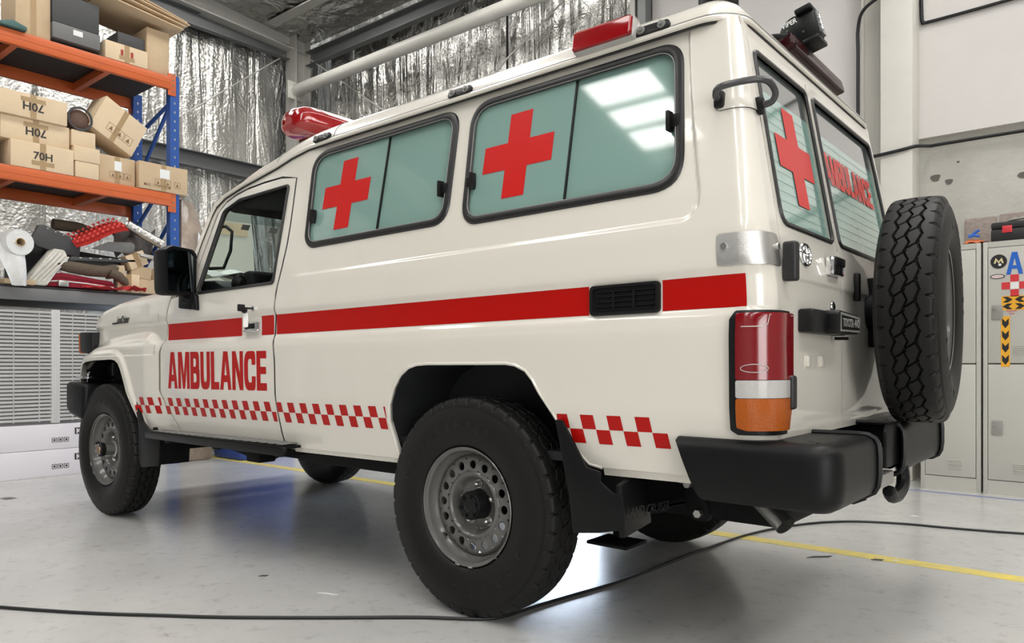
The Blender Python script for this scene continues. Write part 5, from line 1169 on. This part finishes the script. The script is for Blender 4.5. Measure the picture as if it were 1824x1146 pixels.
# ---------------------------------------------------------------- pallet racking at the left
m_orange = mat('orange_rack_beam', (.62, .13, .035), .42, var=.06, vscale=4); m_blue = mat('blue_rack_upright', (.020, .085, .33), .42); m_shg = mat('grey_shelf_beam', (.20, .20, .20), .45, metal=.3); m_deck = mat('dark_shelf_deck', (.035, .030, .028), .7)
RKY0, RKY1, RX0, RX1 = -2.25, .560, -5.02, -5.84
rk = thing('pallet_rack', 'tall pallet rack with orange beams and blue uprights against the left wall', 'shelving', (-5.43, -.8, 0))
def rp(b, name, m, smooth=35):
    o = b.build(name, m, None, smooth); o.parent = rk; o.matrix_parent_inverse = Matrix.Translation((5.43, .8, 0)); return o
for y in (RKY0, RKY1):
    for x in (RX0-.03, RX1+.03):
        b = MB(); b.box((x, y-.038 if y > 0 else y+.038, 1.81), (.075, .010, 3.62)); b.box((x, y, 1.81), (.075, .006, 3.62)); b.box((x+.035, y, 1.81), (.006, .085, 3.62)); b.box((x-.035, y, 1.81), (.006, .085, 3.62)); up = rp(b, 'upright', m_blue)
        if y > 0:
            for i in range(24):
                z = 1.6+i*.084; h = MB().prism(rrect(-.006, -.011, .006, .011, .004, 3), .002, frame((x+.0385, y, z), (0, 1, 0), (0, 0, 1))).build('slot', m_sil if False else m_steel, None); h.parent = up; h.matrix_parent_inverse = up.matrix_parent_inverse.copy() if False else Matrix.Translation((0, 0, 0))
    for (z0, z1) in ((2.75, 3.40), (3.40, 3.30), (2.30, 2.75), (1.75, 2.30), (1.2, 1.7), (.6, 1.2), (.15, .6)):
        if z0 == 3.40: b = MB(); b.tube([(RX0-.05, y, 3.40), (RX1+.05, y, 3.20)], .020, 6)
        else: b = MB(); b.tube([(RX0-.05, y, z1), (RX1+.05, y, z0)], .020, 6)
        rp(b, 'brace', m_blue)
for z in (3.54, 2.455):
    for x in (RX0, RX1):
        b = MB(); b.box((x, (RKY0+RKY1)/2, z), (.05, RKY1-RKY0-.09, .118), bev=.008); b.box((x+(.022 if x == RX0 else -.022), (RKY0+RKY1)/2, z+.012), (.012, RKY1-RKY0-.09, .03)); bm_ = rp(b, 'beam', m_orange)
        for y in (RKY0+.03, RKY1-.03):
            b = MB(); b.box((x+.012, y, z-.01), (.008, .075, .205), bev=.002); rp(b, 'beam_connector', m_orange)
            for dz in (-.07, -.02, .03, .08): rp(MB().cyl((x+.015, y+.012, z+dz), (x+.019, y+.012, z+dz), .009, 8), 'connector_stud', m_girt)
    rp(MB().box(((RX0+RX1)/2, (RKY0+RKY1)/2, z+.050), (.80, RKY1-RKY0-.10, .018)), 'shelf_deck', m_deck)
    for y in (-1.5, -.72, .0): rp(MB().box(((RX0+RX1)/2, y, z), (.78, .05, .07)), 'deck_support', m_orange)
# lower shelf: grey steel edge with black rubber strip
for x in (RX0, RX1): rp(MB().box((x, (RKY0+RKY1)/2-.0, 1.495), (.05, RKY1-RKY0-.09, .10), bev=.006), 'beam', m_shg)
rp(MB().box(((RX0+RX1)/2, (RKY0+RKY1)/2, 1.555), (.84, RKY1-RKY0-.10, .02)), 'shelf_deck', m_deck)
# ---- goods
m_card = mat('brown_cardboard', (.58, .43, .27), .75, var=.10, vscale=6); m_card2 = mat('pale_cardboard', (.72, .56, .37), .75, var=.08, vscale=5); m_tapeb = mat('packing_tape', (.40, .27, .14), .35); m_cdk = mat('dark_grey_box', (.055, .055, .056), .6); m_cg = mat('grey_plastic_box', (.16, .16, .155), .55)
m_inkb = mat('black_ink', (.03, .028, .026), .6); m_inkbr = mat('brown_ink', (.22, .12, .06), .7); m_inkr = mat('red_ink', (.35, .05, .03), .7)
FX = RX0+.02
def carton(y0, y1, z0, z1, d, label, m=m_card, xf=-5.02, rot=(0, 0, 0), tape=True, text=None, flipt=False, cat='box', name='cardboard_box', group='boxes on the pallet rack', tcol=None, label_patch=False, marks=False):
    w_, h_ = y1-y0, z1-z0; T_ = thing(name, label, cat, (xf-d/2, (y0+y1)/2, z0), rot, group)
    b = MB(); b.box((0, 0, h_/2), (d, w_, h_), bev=.004); body = b.build('carton', m, T_)
    if tape:
        MB().box((d/2+.0005, 0, h_/2), (.001, .045, h_*.99)).build('tape', m_tapeb, T_)
        if text: MB().box((d/2+.0008, .0, h_*(.24 if not flipt else .76)), (.001, w_*.36, .036)).build('tape', m_tapeb, T_)
        MB().box((0, 0, h_+.0005), (d*.98, .045, .001)).build('tape', m_tapeb, T_)
    if text:
        tw = w_*.30; hh = tw*.46; zc = h_*(.52 if not flipt else .48)
        if flipt: f = lambda u, v: (d/2+.002, tw/2-u, zc+hh/2-v)
        else: f = lambda u, v: (d/2+.002, -tw/2+u, zc-hh/2+v)
        text_part('printing', text, tw, hh, f, tcol or m_inkb, T_, offset=.022)
    if label_patch: MB().box((d/2+.001, w_*.02, h_*.66), (.001, w_*.20, h_*.34)).build('paper_label', m_wh, T_)
    if marks:
        for k_ in range(3):
            c_ = (-.22+k_*.20)*w_+.10*w_; z_ = h_*.32; s_ = h_*.11
            b = MB()
            for (dy, dz, sy, sz) in ((0, s_, 2*s_, .003), (0, -s_, 2*s_, .003), (s_, 0, .003, 2*s_), (-s_, 0, .003, 2*s_)): b.box((d/2+.001, c_+dy, z_+dz), (.001, sy, sz))
            b.prism([(-s_*.5, -s_*.6), (s_*.5, -s_*.6), (0, s_*.6)], .001, frame((d/2+.001, c_, z_), (0, 1, 0), (0, 0, 1))); o = b.build('handling_mark', m_inkbr, T_, 0); o['kind'] = 'stuff'
    return T_
S2 = 2.5165; S1 = 3.6025; S3 = 1.567
# middle shelf
carton(-.775, -.312, S2, S2+.215, .42, 'bottom carton marked 70H in the stack of three on the middle shelf', m_card2, text='70H', xf=-5.0)
carton(-.835, -.335, S2+.217, S2+.405, .42, 'middle carton of the 70H stack with print upside down and crossed out', m_card2, text='70H', flipt=True, xf=-5.03)
carton(-.865, -.362, S2+.407, S2+.60, .42, 'top carton of the 70H stack with its print upside down', m_card2, text='70H', flipt=True, xf=-5.0)
carton(-1.24, -.872, S2, S2+.335, .36, 'brown carton at the left end beside the 70H stack', m_card, xf=-5.06, marks=True)
carton(-.300, -.112, S2, S2+.135, .25, 'lowest of the three small cartons beside the 70H stack', m_card2, tape=False, xf=-5.0)
carton(-.312, -.106, S2+.137, S2+.262, .25, 'middle one of three small cartons with rounded corners by the 70H stack', m_card2, tape=False, xf=-4.995)
carton(-.322, -.132, S2+.264, S2+.40, .22, 'topmost of the three small cartons under the grey-brown bag', m_card2, tape=False, xf=-5.02)
carton(-.100, .205, S2, S2+.245, .34, 'brown carton with white label and handling marks between two others', m_card, label_patch=True, marks=True, xf=-5.03)
T_ = carton(.222, .672, S2, S2+.245, .36, 'brown carton overhanging the rack end with a shipping label', m_card, label_patch=True, marks=True, xf=-4.99)
text_part('printing', 'MEAS. 117X47X33CM', .24, .026, lambda u, v: (.182, -.18+u, .03+v), m_inkbr, T_, .005)
T_ = carton(-.20, .22, 0, .33, .24, 'tilted brown carton balanced on top with handling marks', m_card2, xf=-5.10, marks=True, rot=(0, 0, 0)); T_.location = (-5.16, -.01, S2+.375); T_.rotation_euler = (math.radians(-27), 0, .12)
# rolled bags
m_bag = mat('brown_quilted_bag', (.13, .075, .055), .8, bump=.3, bscale=30); b = MB(); b.lathe([(0, -.17), (.06, -.168), (.085, -.15), (.09, 0), (.085, .15), (.06, .168), (0, .17)], 24, Matrix.Translation((-5.20, -.255, S2+.50))@Euler((0, PI/2, 0)).to_matrix().to_4x4()); bg = b.build('rolled_bag', m_bag, None); tag(bg, 'brown rolled sleeping bag on the small cartons', 'bag')
b = MB(); b.tube([(-5.02, -.255+.093*math.cos(t), S2+.50+.093*math.sin(t)) for t in lin(0, 2*PI, 25)[:-1]], .010, 6, closed=True); b.build('strap', m_cdk, bg)
# top shelf
carton(-.735, -.482, S1, S1+.42, .35, 'tall brown carton at the left of the top shelf with slanted print', m_card, xf=-5.02)
carton(-.475, -.105, S1+.035, S1+.165, .40, 'lower grey plastic crate with paper label on the top shelf', m_cg, tape=False, label_patch=True, xf=-4.99, cat='crate', name='plastic_crate'); bpy.context.view_layer.update()
carton(-.475, -.110, S1+.170, S1+.42, .40, 'upper dark grey crate stacked on the labelled crate', m_cdk, tape=False, xf=-5.0, cat='crate', name='plastic_crate')
carton(-.060, .305, S1, S1+.155, .33, 'low brown carton with red arrow print on the top shelf', m_card2, xf=-5.0, text='11', tcol=m_inkr)
carton(.065, .300, S1+.157, S1+.28, .30, 'black box on the low red-printed carton', m_cdk, tape=False, xf=-5.05)
carton(.310, .515, S1, S1+.40, .35, 'tall narrow brown carton at the right end of the top shelf', m_card, tape=False, xf=-5.03)
MB_ = None
for i, (y0, y1, z, tilt, lb) in enumerate(((-.12, .60, S1+.435, .10, 'lowest flattened cardboard sheet on top of the rack goods'), (-.10, .62, S1+.480, .10, 'second flattened cardboard sheet sticking out over the rack end'), (-.20, .66, S1+.525, .10, 'third flattened cardboard sheet with a bent corner'), (-.42, .64, S1+.570, .10, 'topmost flattened cardboard sheet across the top shelf goods'))):
    b = MB(); b.box((0, 0, 0), (.60, y1-y0, .012), bev=.002); o = b.build('cardboard_sheet', m_card, None, loc=(-5.22, (y0+y1)/2, z+.04), rot=(-tilt, 0, .05*i)); tag(o, lb, 'cardboard', 'flat cardboard on the top shelf')
b = MB(); b.prism([(-.10, 0), (.10, 0), (.10, .03), (.0, .06), (-.10, .02)], .12, frame((-5.02, -.77, S1+.002), (0, 1, 0), (0, 0, 1)), bev=.006); tag(b.build('gutter_offcut', mat('teal_plastic', (.05, .12, .11), .5), None), 'teal plastic offcut at the left edge of the top shelf', 'offcut')
# lower shelf goods
m_bub = mat('bubble_wrap', (.78, .78, .76), .3, bump=.5, bscale=110, coat=.4); m_film = mat('clear_film_bundle', (.66, .63, .55), .28, bump=.8, bscale=14, coat=.5)
bw = thing('bubble_wrap_roll', 'white bubble wrap roll with its loose end hanging over the shelf', 'roll', (-5.0, -.76, S3)); 
b = MB(); b.lathe([(.032, -.30), (.100, -.30), (.108, -.27), (.108, .27), (.100, .30), (.032, .30)], 32, Matrix.Translation((-.16, -.02, .32))@Euler((0, PI/2, .10)).to_matrix().to_4x4(), closed=True); b.build('roll', m_bub, bw)
b = MB(); b.lathe([(.030, -.305), (.034, -.305), (.034, .31), (.030, .31)], 20, Matrix.Translation((-.16, -.02, .32))@Euler((0, PI/2, .10)).to_matrix().to_4x4(), closed=True); b.build('core', m_card, bw)
b = MB(); b.grid([[(.08+.06*math.sin(v*2.4)+.015*math.sin(u*6), -.06+.18*u*(1-.55*v)+.07*v, .31-.33*v) for v in lin(0, 1, 12)] for u in lin(-.7, .6, 10)]); b.build('loose_end', m_bub, bw, 180)
b = MB(); b.prism(round_poly([(-.69, 1.572), (-.57, 1.74), (-.465, 1.885), (-.385, 1.88), (-.355, 1.80), (-.44, 1.70), (-.52, 1.572)], .02, 3), .16, frame((-5.06, 0, 0), (0, 1, 0), (0, 0, 1)), bev=.012); o = b.build('film_bundle', m_film, None, 50); tag(o, 'bundle of parts wrapped in yellowish clear film leaning on the shelf', 'bundle')
for k_ in range(4): MB().tube(spline([(-4.975, -.66+.035*k_, 1.60), (-4.972, -.55+.035*k_, 1.73), (-4.975, -.45+.03*k_, 1.86-.012*k_)], 5), .006, 6).build('wrapped_rod', m_film, o)
m_blk = mat('black_plastic_part', (.020, .020, .021), .5)
def bentpanel(name, label, pts, w_, m, cat, holes=0, holed=None):
    """pts: (y,z) polyline; panel runs along x"""
    b = MB(); x0 = -5.06
    for i in range(len(pts)-1): pass
    prof = [Vector((0, p[0], p[1])) for p in pts]; rows = [[Vector((x0-w_*k_, p.y, p.z+.02*k_)) for p in prof] for k_ in (0, 1)]
    b.grid(rows); bmesh.ops.solidify(b.bm, geom=b.bm.faces[:], thickness=.012); o = b.build(name, m, None, 40); tag(o, label, cat); return o
b = MB(); b.prism([(-.60, 1.96), (-.545, 2.085), (-.50, 2.09), (-.215, 1.985), (-.232, 1.835), (-.56, 1.905)], .05, frame((-5.12, 0, 0), (0, 1, 0), (0, 0, 1)), bev=.012); o = b.build('bumper_panel', m_cdk, None); tag(o, 'dark plastic bumper panel propped up behind the film bundle', 'car part')
for i in range(5): MB().cyl((-5.09, -.48+i*.06, 2.06-i*.020), (-5.083, -.48+i*.06, 2.06-i*.020), .005, 8).build('rivet', m_beam, o)
b = MB(); b.box((-5.52, -.05, 1.90), (.40, .72, .05), rot=(-.06, 0, 0), bev=.01); b.box((-5.58, -.45, 1.77), (.34, .30, .40), bev=.01); tag(b.build('black_parts_pile', m_blk, None), 'black plastic trim pieces piled under the red recovery board', 'car part')
# red recovery board with studs
rb = thing('recovery_board', 'red plastic vehicle recovery board with rows of cleats', 'recovery board', (-5.10, -.09, 2.06), (math.radians(14), math.radians(22), 0)); m_rb = mat('red_plastic_board', (.66, .055, .045), .45)
b = MB(); rows = []
for i in range(13):
    y = -.22+i*.0367; zb = .05*math.cos(i/12*PI*1.1)*-1+.02; rows.append([(x, y, zb+.018*math.cos(x*16)) for x in lin(-.16, .15, 7)])
b.grid(rows); bmesh.ops.solidify(b.bm, geom=b.bm.faces[:], thickness=.018); b.build('board', m_rb, rb, 40)
for i in range(10):
    for j in range(4):
        y = -.19+i*.042; zb = .05*math.cos((y+.22)/.44*PI*1.1)*-1+.02; b = MB(); b.cyl((-.13+j*.075, y, zb+.01), (-.13+j*.075, y+.010, zb+.030), .016, 4, .007); b.build('cleat', m_rb, rb)
b = MB(); b.prism([(-.16, 1.925), (.20, 1.915), (.205, 2.005), (.17, 2.02), (-.02, 2.0)], .02, frame((-5.04, 0, 0), (0, 1, 0), (0, 0, 1)), bev=.006); tag(b.build('wing_liner', m_cg, None), 'smooth grey plastic panel under the red recovery board', 'panel')
b = MB(); b.prism([(-.35, 1.80), (.20, 1.84), (.20, 1.865), (-.33, 1.835)], .06, frame((-5.03, 0, 0), (0, 1, 0), (0, 0, 1)), bev=.004); o = b.build('step_bar', m_cdk, None); tag(o, 'black slotted step bar lying above the brown sack', 'car part')
for i in range(6): MB().box((-4.998, -.26+i*.08, 1.831+i*.0055), (.004, .018, .008)).build('slot', m_beam, o)
# sack, blanket, cloth
m_sack = mat('brown_sackcloth', (.115, .085, .06), .9, bump=.4, bscale=60); b = MB(); b.tube([(-5.02, -.49, 1.765), (-5.02, -.46, 1.763), (-5.03, -.34, 1.752), (-5.03, -.18, 1.735), (-5.03, -.06, 1.735), (-5.03, .02, 1.765), (-5.04, .06, 1.785)], [.012, .034, .050, .052, .050, .044, .028], 14, flat=(1.2, 1)); b.tube([(-5.0, -.02, 1.73), (-4.99, .05, 1.70), (-4.99, .10, 1.655), (-4.99, .115, 1.63)], [.04, .042, .036, .022], 12); tag(b.build('rolled_sack', m_sack, None, 60), 'long brown rolled sack lying on the red blanket', 'sack')
m_blan = mat('crimson_blanket', (.30, .012, .030), .8, bump=.3, bscale=50)
for i, (y0, y1, zc) in enumerate(((-.60, .02, 1.600), (-.57, .0, 1.640), (-.53, -.03, 1.676))):
    pass
b = MB(); prof = [(-.59, 1.575), (-.57, 1.62), (-.50, 1.665), (-.40, 1.695), (-.25, 1.68), (-.10, 1.662), (0, 1.655), (.03, 1.625), (.02, 1.578)]
b.prism([(p[0], p[1]) for p in round_poly(prof, .012, 3)], .36, frame((-5.20, 0, 0), (0, 1, 0), (0, 0, 1)), bev=.008); o = b.build('folded_blanket', m_blan, None, 50); tag(o, 'folded crimson blanket on the lower shelf beneath the sack', 'blanket')
for k_ in range(2):
    b = MB(); b.tube([(-5.015, -.56+.03*k_, 1.607+k_*.028), (-5.013, -.40, 1.625+k_*.035), (-5.013, -.2, 1.617+k_*.03), (-5.013, .015, 1.600+k_*.025)], .006, 6); b.build('fold', m_blan if k_ else m_white, o)
b = MB(); r6 = np.random.RandomState(8); rows = []
for i in range(24): rows.append([(-5.03+.03*j, -.25+i*.022, 1.572+(.016+.016*math.sin(i*.9+j)*math.sin(i*.37+2*j))*(1+.8*ss(12, 17, i))) for j in range(5)])
b.grid(rows); tag(b.build('red_rag', mat('bright_red_cloth', (.50, .02, .025), .8), None, 180), 'crumpled bright red cloth along the shelf edge', 'cloth')
b = MB(); b.box((0, 0, 0), (.05, .075, .05), bev=.005); o = b.build('buckle_part', m_steel, None, loc=(-4.99, -.40, 1.60)); tag(o, 'small silver metal clip on the crimson blanket edge', 'bracket')
b = MB(); b.box((0, 0, .02), (.20, .22, .04), bev=.008); tag(b.build('wood_offcut', m_card, None, loc=(-5.05, -.72, S3)), 'flat wooden offcut beneath the bubble wrap', 'offcut')
for i, (y, z, wy, hz, rx, lb) in enumerate(((.15, 1.567, .16, .15, 0, 'small brown carton at the bottom left of the loose carton heap'), (.305, 1.567, .13, .12, 0, 'small brown carton behind the mirror at the bottom of the heap'), (.43, 1.567, .12, .22, 0, 'upright small carton at the right of the loose carton heap'), (.255, 1.70, .15, .10, -.1, 'small open carton on top of the loose heap'), (.24, 1.805, .15, .12, .45, 'tilted small carton crowning the loose heap'), (.06, 1.69, .09, .10, .15, 'little brown carton wedged beside the rolled sack'))):
    T_ = carton(y-wy*.56, y+wy*.56, z, z+hz*1.08, .15, lb, m_card if i % 2 else m_card2, xf=-5.0, tape=(i % 2 == 0), group='loose small cartons'); T_.rotation_euler = (rx, 0, .15*(i % 3-1))
m_stube = mat('silver_foil_tube', (.62, .61, .58), .25, metal=.9, bump=.4, bscale=25)
b = MB(); b.tube([(-5.10, .17, 2.185), (-5.035, .45, 2.035)], .045, 18); b.tube([(-5.10, .17, 2.185), (-5.107, .155, 2.193)], .030, 14); o = b.build('foil_duct', m_stube, None); tag(o, 'silver foil duct tube lying slanted by the blue upright', 'duct')
b = MB(); b.tube([(-4.96, .22, 1.90), (-4.94, .33, 1.88), (-4.92, .42, 1.80), (-4.9, .46, 1.72)], .012, 8); b.tube([(-4.98, .20, 1.92), (-4.95, .36, 1.90), (-4.92, .45, 1.82)], .008, 8); tag(b.build('metal_rods', m_steel, None), 'bent metal rods behind the door mirror', 'rods')
b = MB(); rows = []
for i in range(10): rows.append([(-5.30+.04*math.sin(i+j), .12+i*.042, 1.95+.22*math.sin(j/9*PI)+.05*math.sin(i*1.7+j)) for j in range(10)])
b.grid(rows); tag(b.build('grey_tarp', mat('grey_plastic_tarp', (.17, .16, .15), .45, bump=.4, bscale=20), None, 180), 'grey crumpled plastic tarp behind the foil duct', 'tarp')
b = MB(); b.tube([(-5.5, -.30, 2.17), (-5.5, -.1, 2.17), (-5.5, .1, 2.12)], .05, 12); tag(b.build('rope_roll', m_sack, None), 'brown matting roll behind the red recovery board', 'roll')
# wrapped boards standing beside the rack
m_wrap = mat('film_wrapped_board', (.42, .33, .25), .25, bump=.7, bscale=9, var=.35, vscale=5, vcol=(.20, .17, .15), coat=.5)
t = thing('wrapped_boards', 'tall cardboard panels wrapped in clear film standing beside the rack', 'panels', (-5.10, 1.20, 0)); b = MB(); b.prism([(-.56, 0), (-.25, 0), (-.25, 1.95), (-.30, 2.12), (-.44, 2.48), (-.56, 2.50)], .10, frame((0, 0, 0), (0, 1, 0), (0, 0, 1)), bev=.02); b.build('film_wrap', m_wrap, t)
b = MB(); b.prism([(-.43, .4), (-.26, .4), (-.26, 1.98), (-.40, 2.20)], .02, frame((.06, 0, 0), (0, 1, 0), (0, 0, 1)), bev=.004); b.build('white_board', m_white, t)
t = thing('board_stack', 'tall beige board leaning behind the cab, seen through its windscreen', 'board', (-5.62, 1.85, 0)); MB().box((0, 0, 1.30), (.08, 1.15, 2.60), bev=.005).build('board', mat('beige_board', (.60, .55, .45), .6), t); MB().box((.05, 0, 2.16), (.02, 1.0, .13), rot=(.04, 0, 0)).build('timber_batten', m_card, t)
# film-wrapped slatted mesh panels below the shelf, white flat boxes on the floor
m_slat = mat('galvanised_slat', (.66, .65, .63), .35); m_filmc = mat('stretch_film', (.62, .61, .60), .22, coat=.6, alpha=.16, bump=.6, bscale=12)
mp_ = thing('mesh_panel_pallet', 'stack of galvanised slatted panels wrapped in clear film under the shelf', 'panels', (-5.03, -.85, .44))
for (y0, y1) in ((-1.60, -.46), (-.43, .30)):
    cy = (y0+y1)/2+.85
    for s_ in (0, 1): MB().box((0, (y0 if s_ == 0 else y1)+.85, .47), (.04, .035, .94), bev=.004).build('frame_post', m_slat, mp_)
    for i in range(30): MB().box((.012, cy, .03+i*.0305), (.012, y1-y0-.03, .016), rot=(0, .3, 0)).build('slat', m_slat, mp_)
    for y in lin(y0+.12, y1-.1, 6): MB().box((-.004, y+.85, .47), (.008, .008, .92)).build('upright_wire', m_slat, mp_)
MB().box((-.20, -.2, .46), (.02, 2.2, .92)).build('rear_panel', m_deck, mp_)
b = MB(); r4 = np.random.RandomState(3)
b.grid([[(.035+r4.uniform(0, .008), -.75+i*.115, j*.094) for j in range(11)] for i in range(18)]); b.build('stretch_film', m_filmc, mp_, 0)
m_wbox = mat('white_flat_carton', (.74, .70, .72), .6)
for i, (z0, z1, y1, lb) in enumerate(((.0, .222, .05, 'lower long white carton on the floor under the rack'), (.224, .432, .02, 'upper long white carton stacked on the floor under the rack'))):
    T_ = thing('white_carton', lb, 'box', (-5.23, -.85, z0), group='long white cartons'); h_ = z1-z0; MB().box((0, (y1-.85+.85)/2*0-.0, h_/2), (.46, 1.86+i*-.02, h_), bev=.005).build('carton', m_wbox, T_)
    yl_ = .52+i*-.0; X = .2315
    b = MB(); b.prism([(-.055, 0), (.055, 0), (.055, .055), (-.055, .055)], .001, frame((X, yl_+.08, h_*.55), (0, 1, 0), (0, 0, 1))); b.build('logo_field', m_inkb, T_, 0)
    text_part('logo_lettering', 'KK', .085, .042, lambda u, v, X=X, yl_=yl_, h_=h_: (X+.0015, yl_+.038+u, h_*.55+.006+v), m_wbox, T_, .03)
    for k_ in range(3):
        b = MB(); c_ = yl_-.13+k_*.045; z_ = h_*.36; s_ = .017
        for (dy, dz, sy, sz) in ((0, s_, 2*s_, .004), (0, -s_, 2*s_, .004), (s_, 0, .004, 2*s_), (-s_, 0, .004, 2*s_), (0, 0, .014, .016)): b.box((X, c_+dy, z_+dz), (.001, sy, sz))
        o = b.build('handling_mark', m_inkb, T_, 0); o['kind'] = 'stuff'

# hidden behind the vehicle, mirrored in the floor
bb = thing('blue_crate', 'blue plastic crate on the floor beyond the vehicle', 'crate', (-4.95, 1.35, 0)); MB().box((0, 0, .40), (.5, .62, .80), bev=.03).build('crate_body', mat('blue_plastic', (.02, .06, .30), .5), bb); MB().box((0, 0, .83), (.54, .66, .06), bev=.02).build('crate_lid', mat('blue_plastic_lid', (.02, .07, .33), .5), bb)
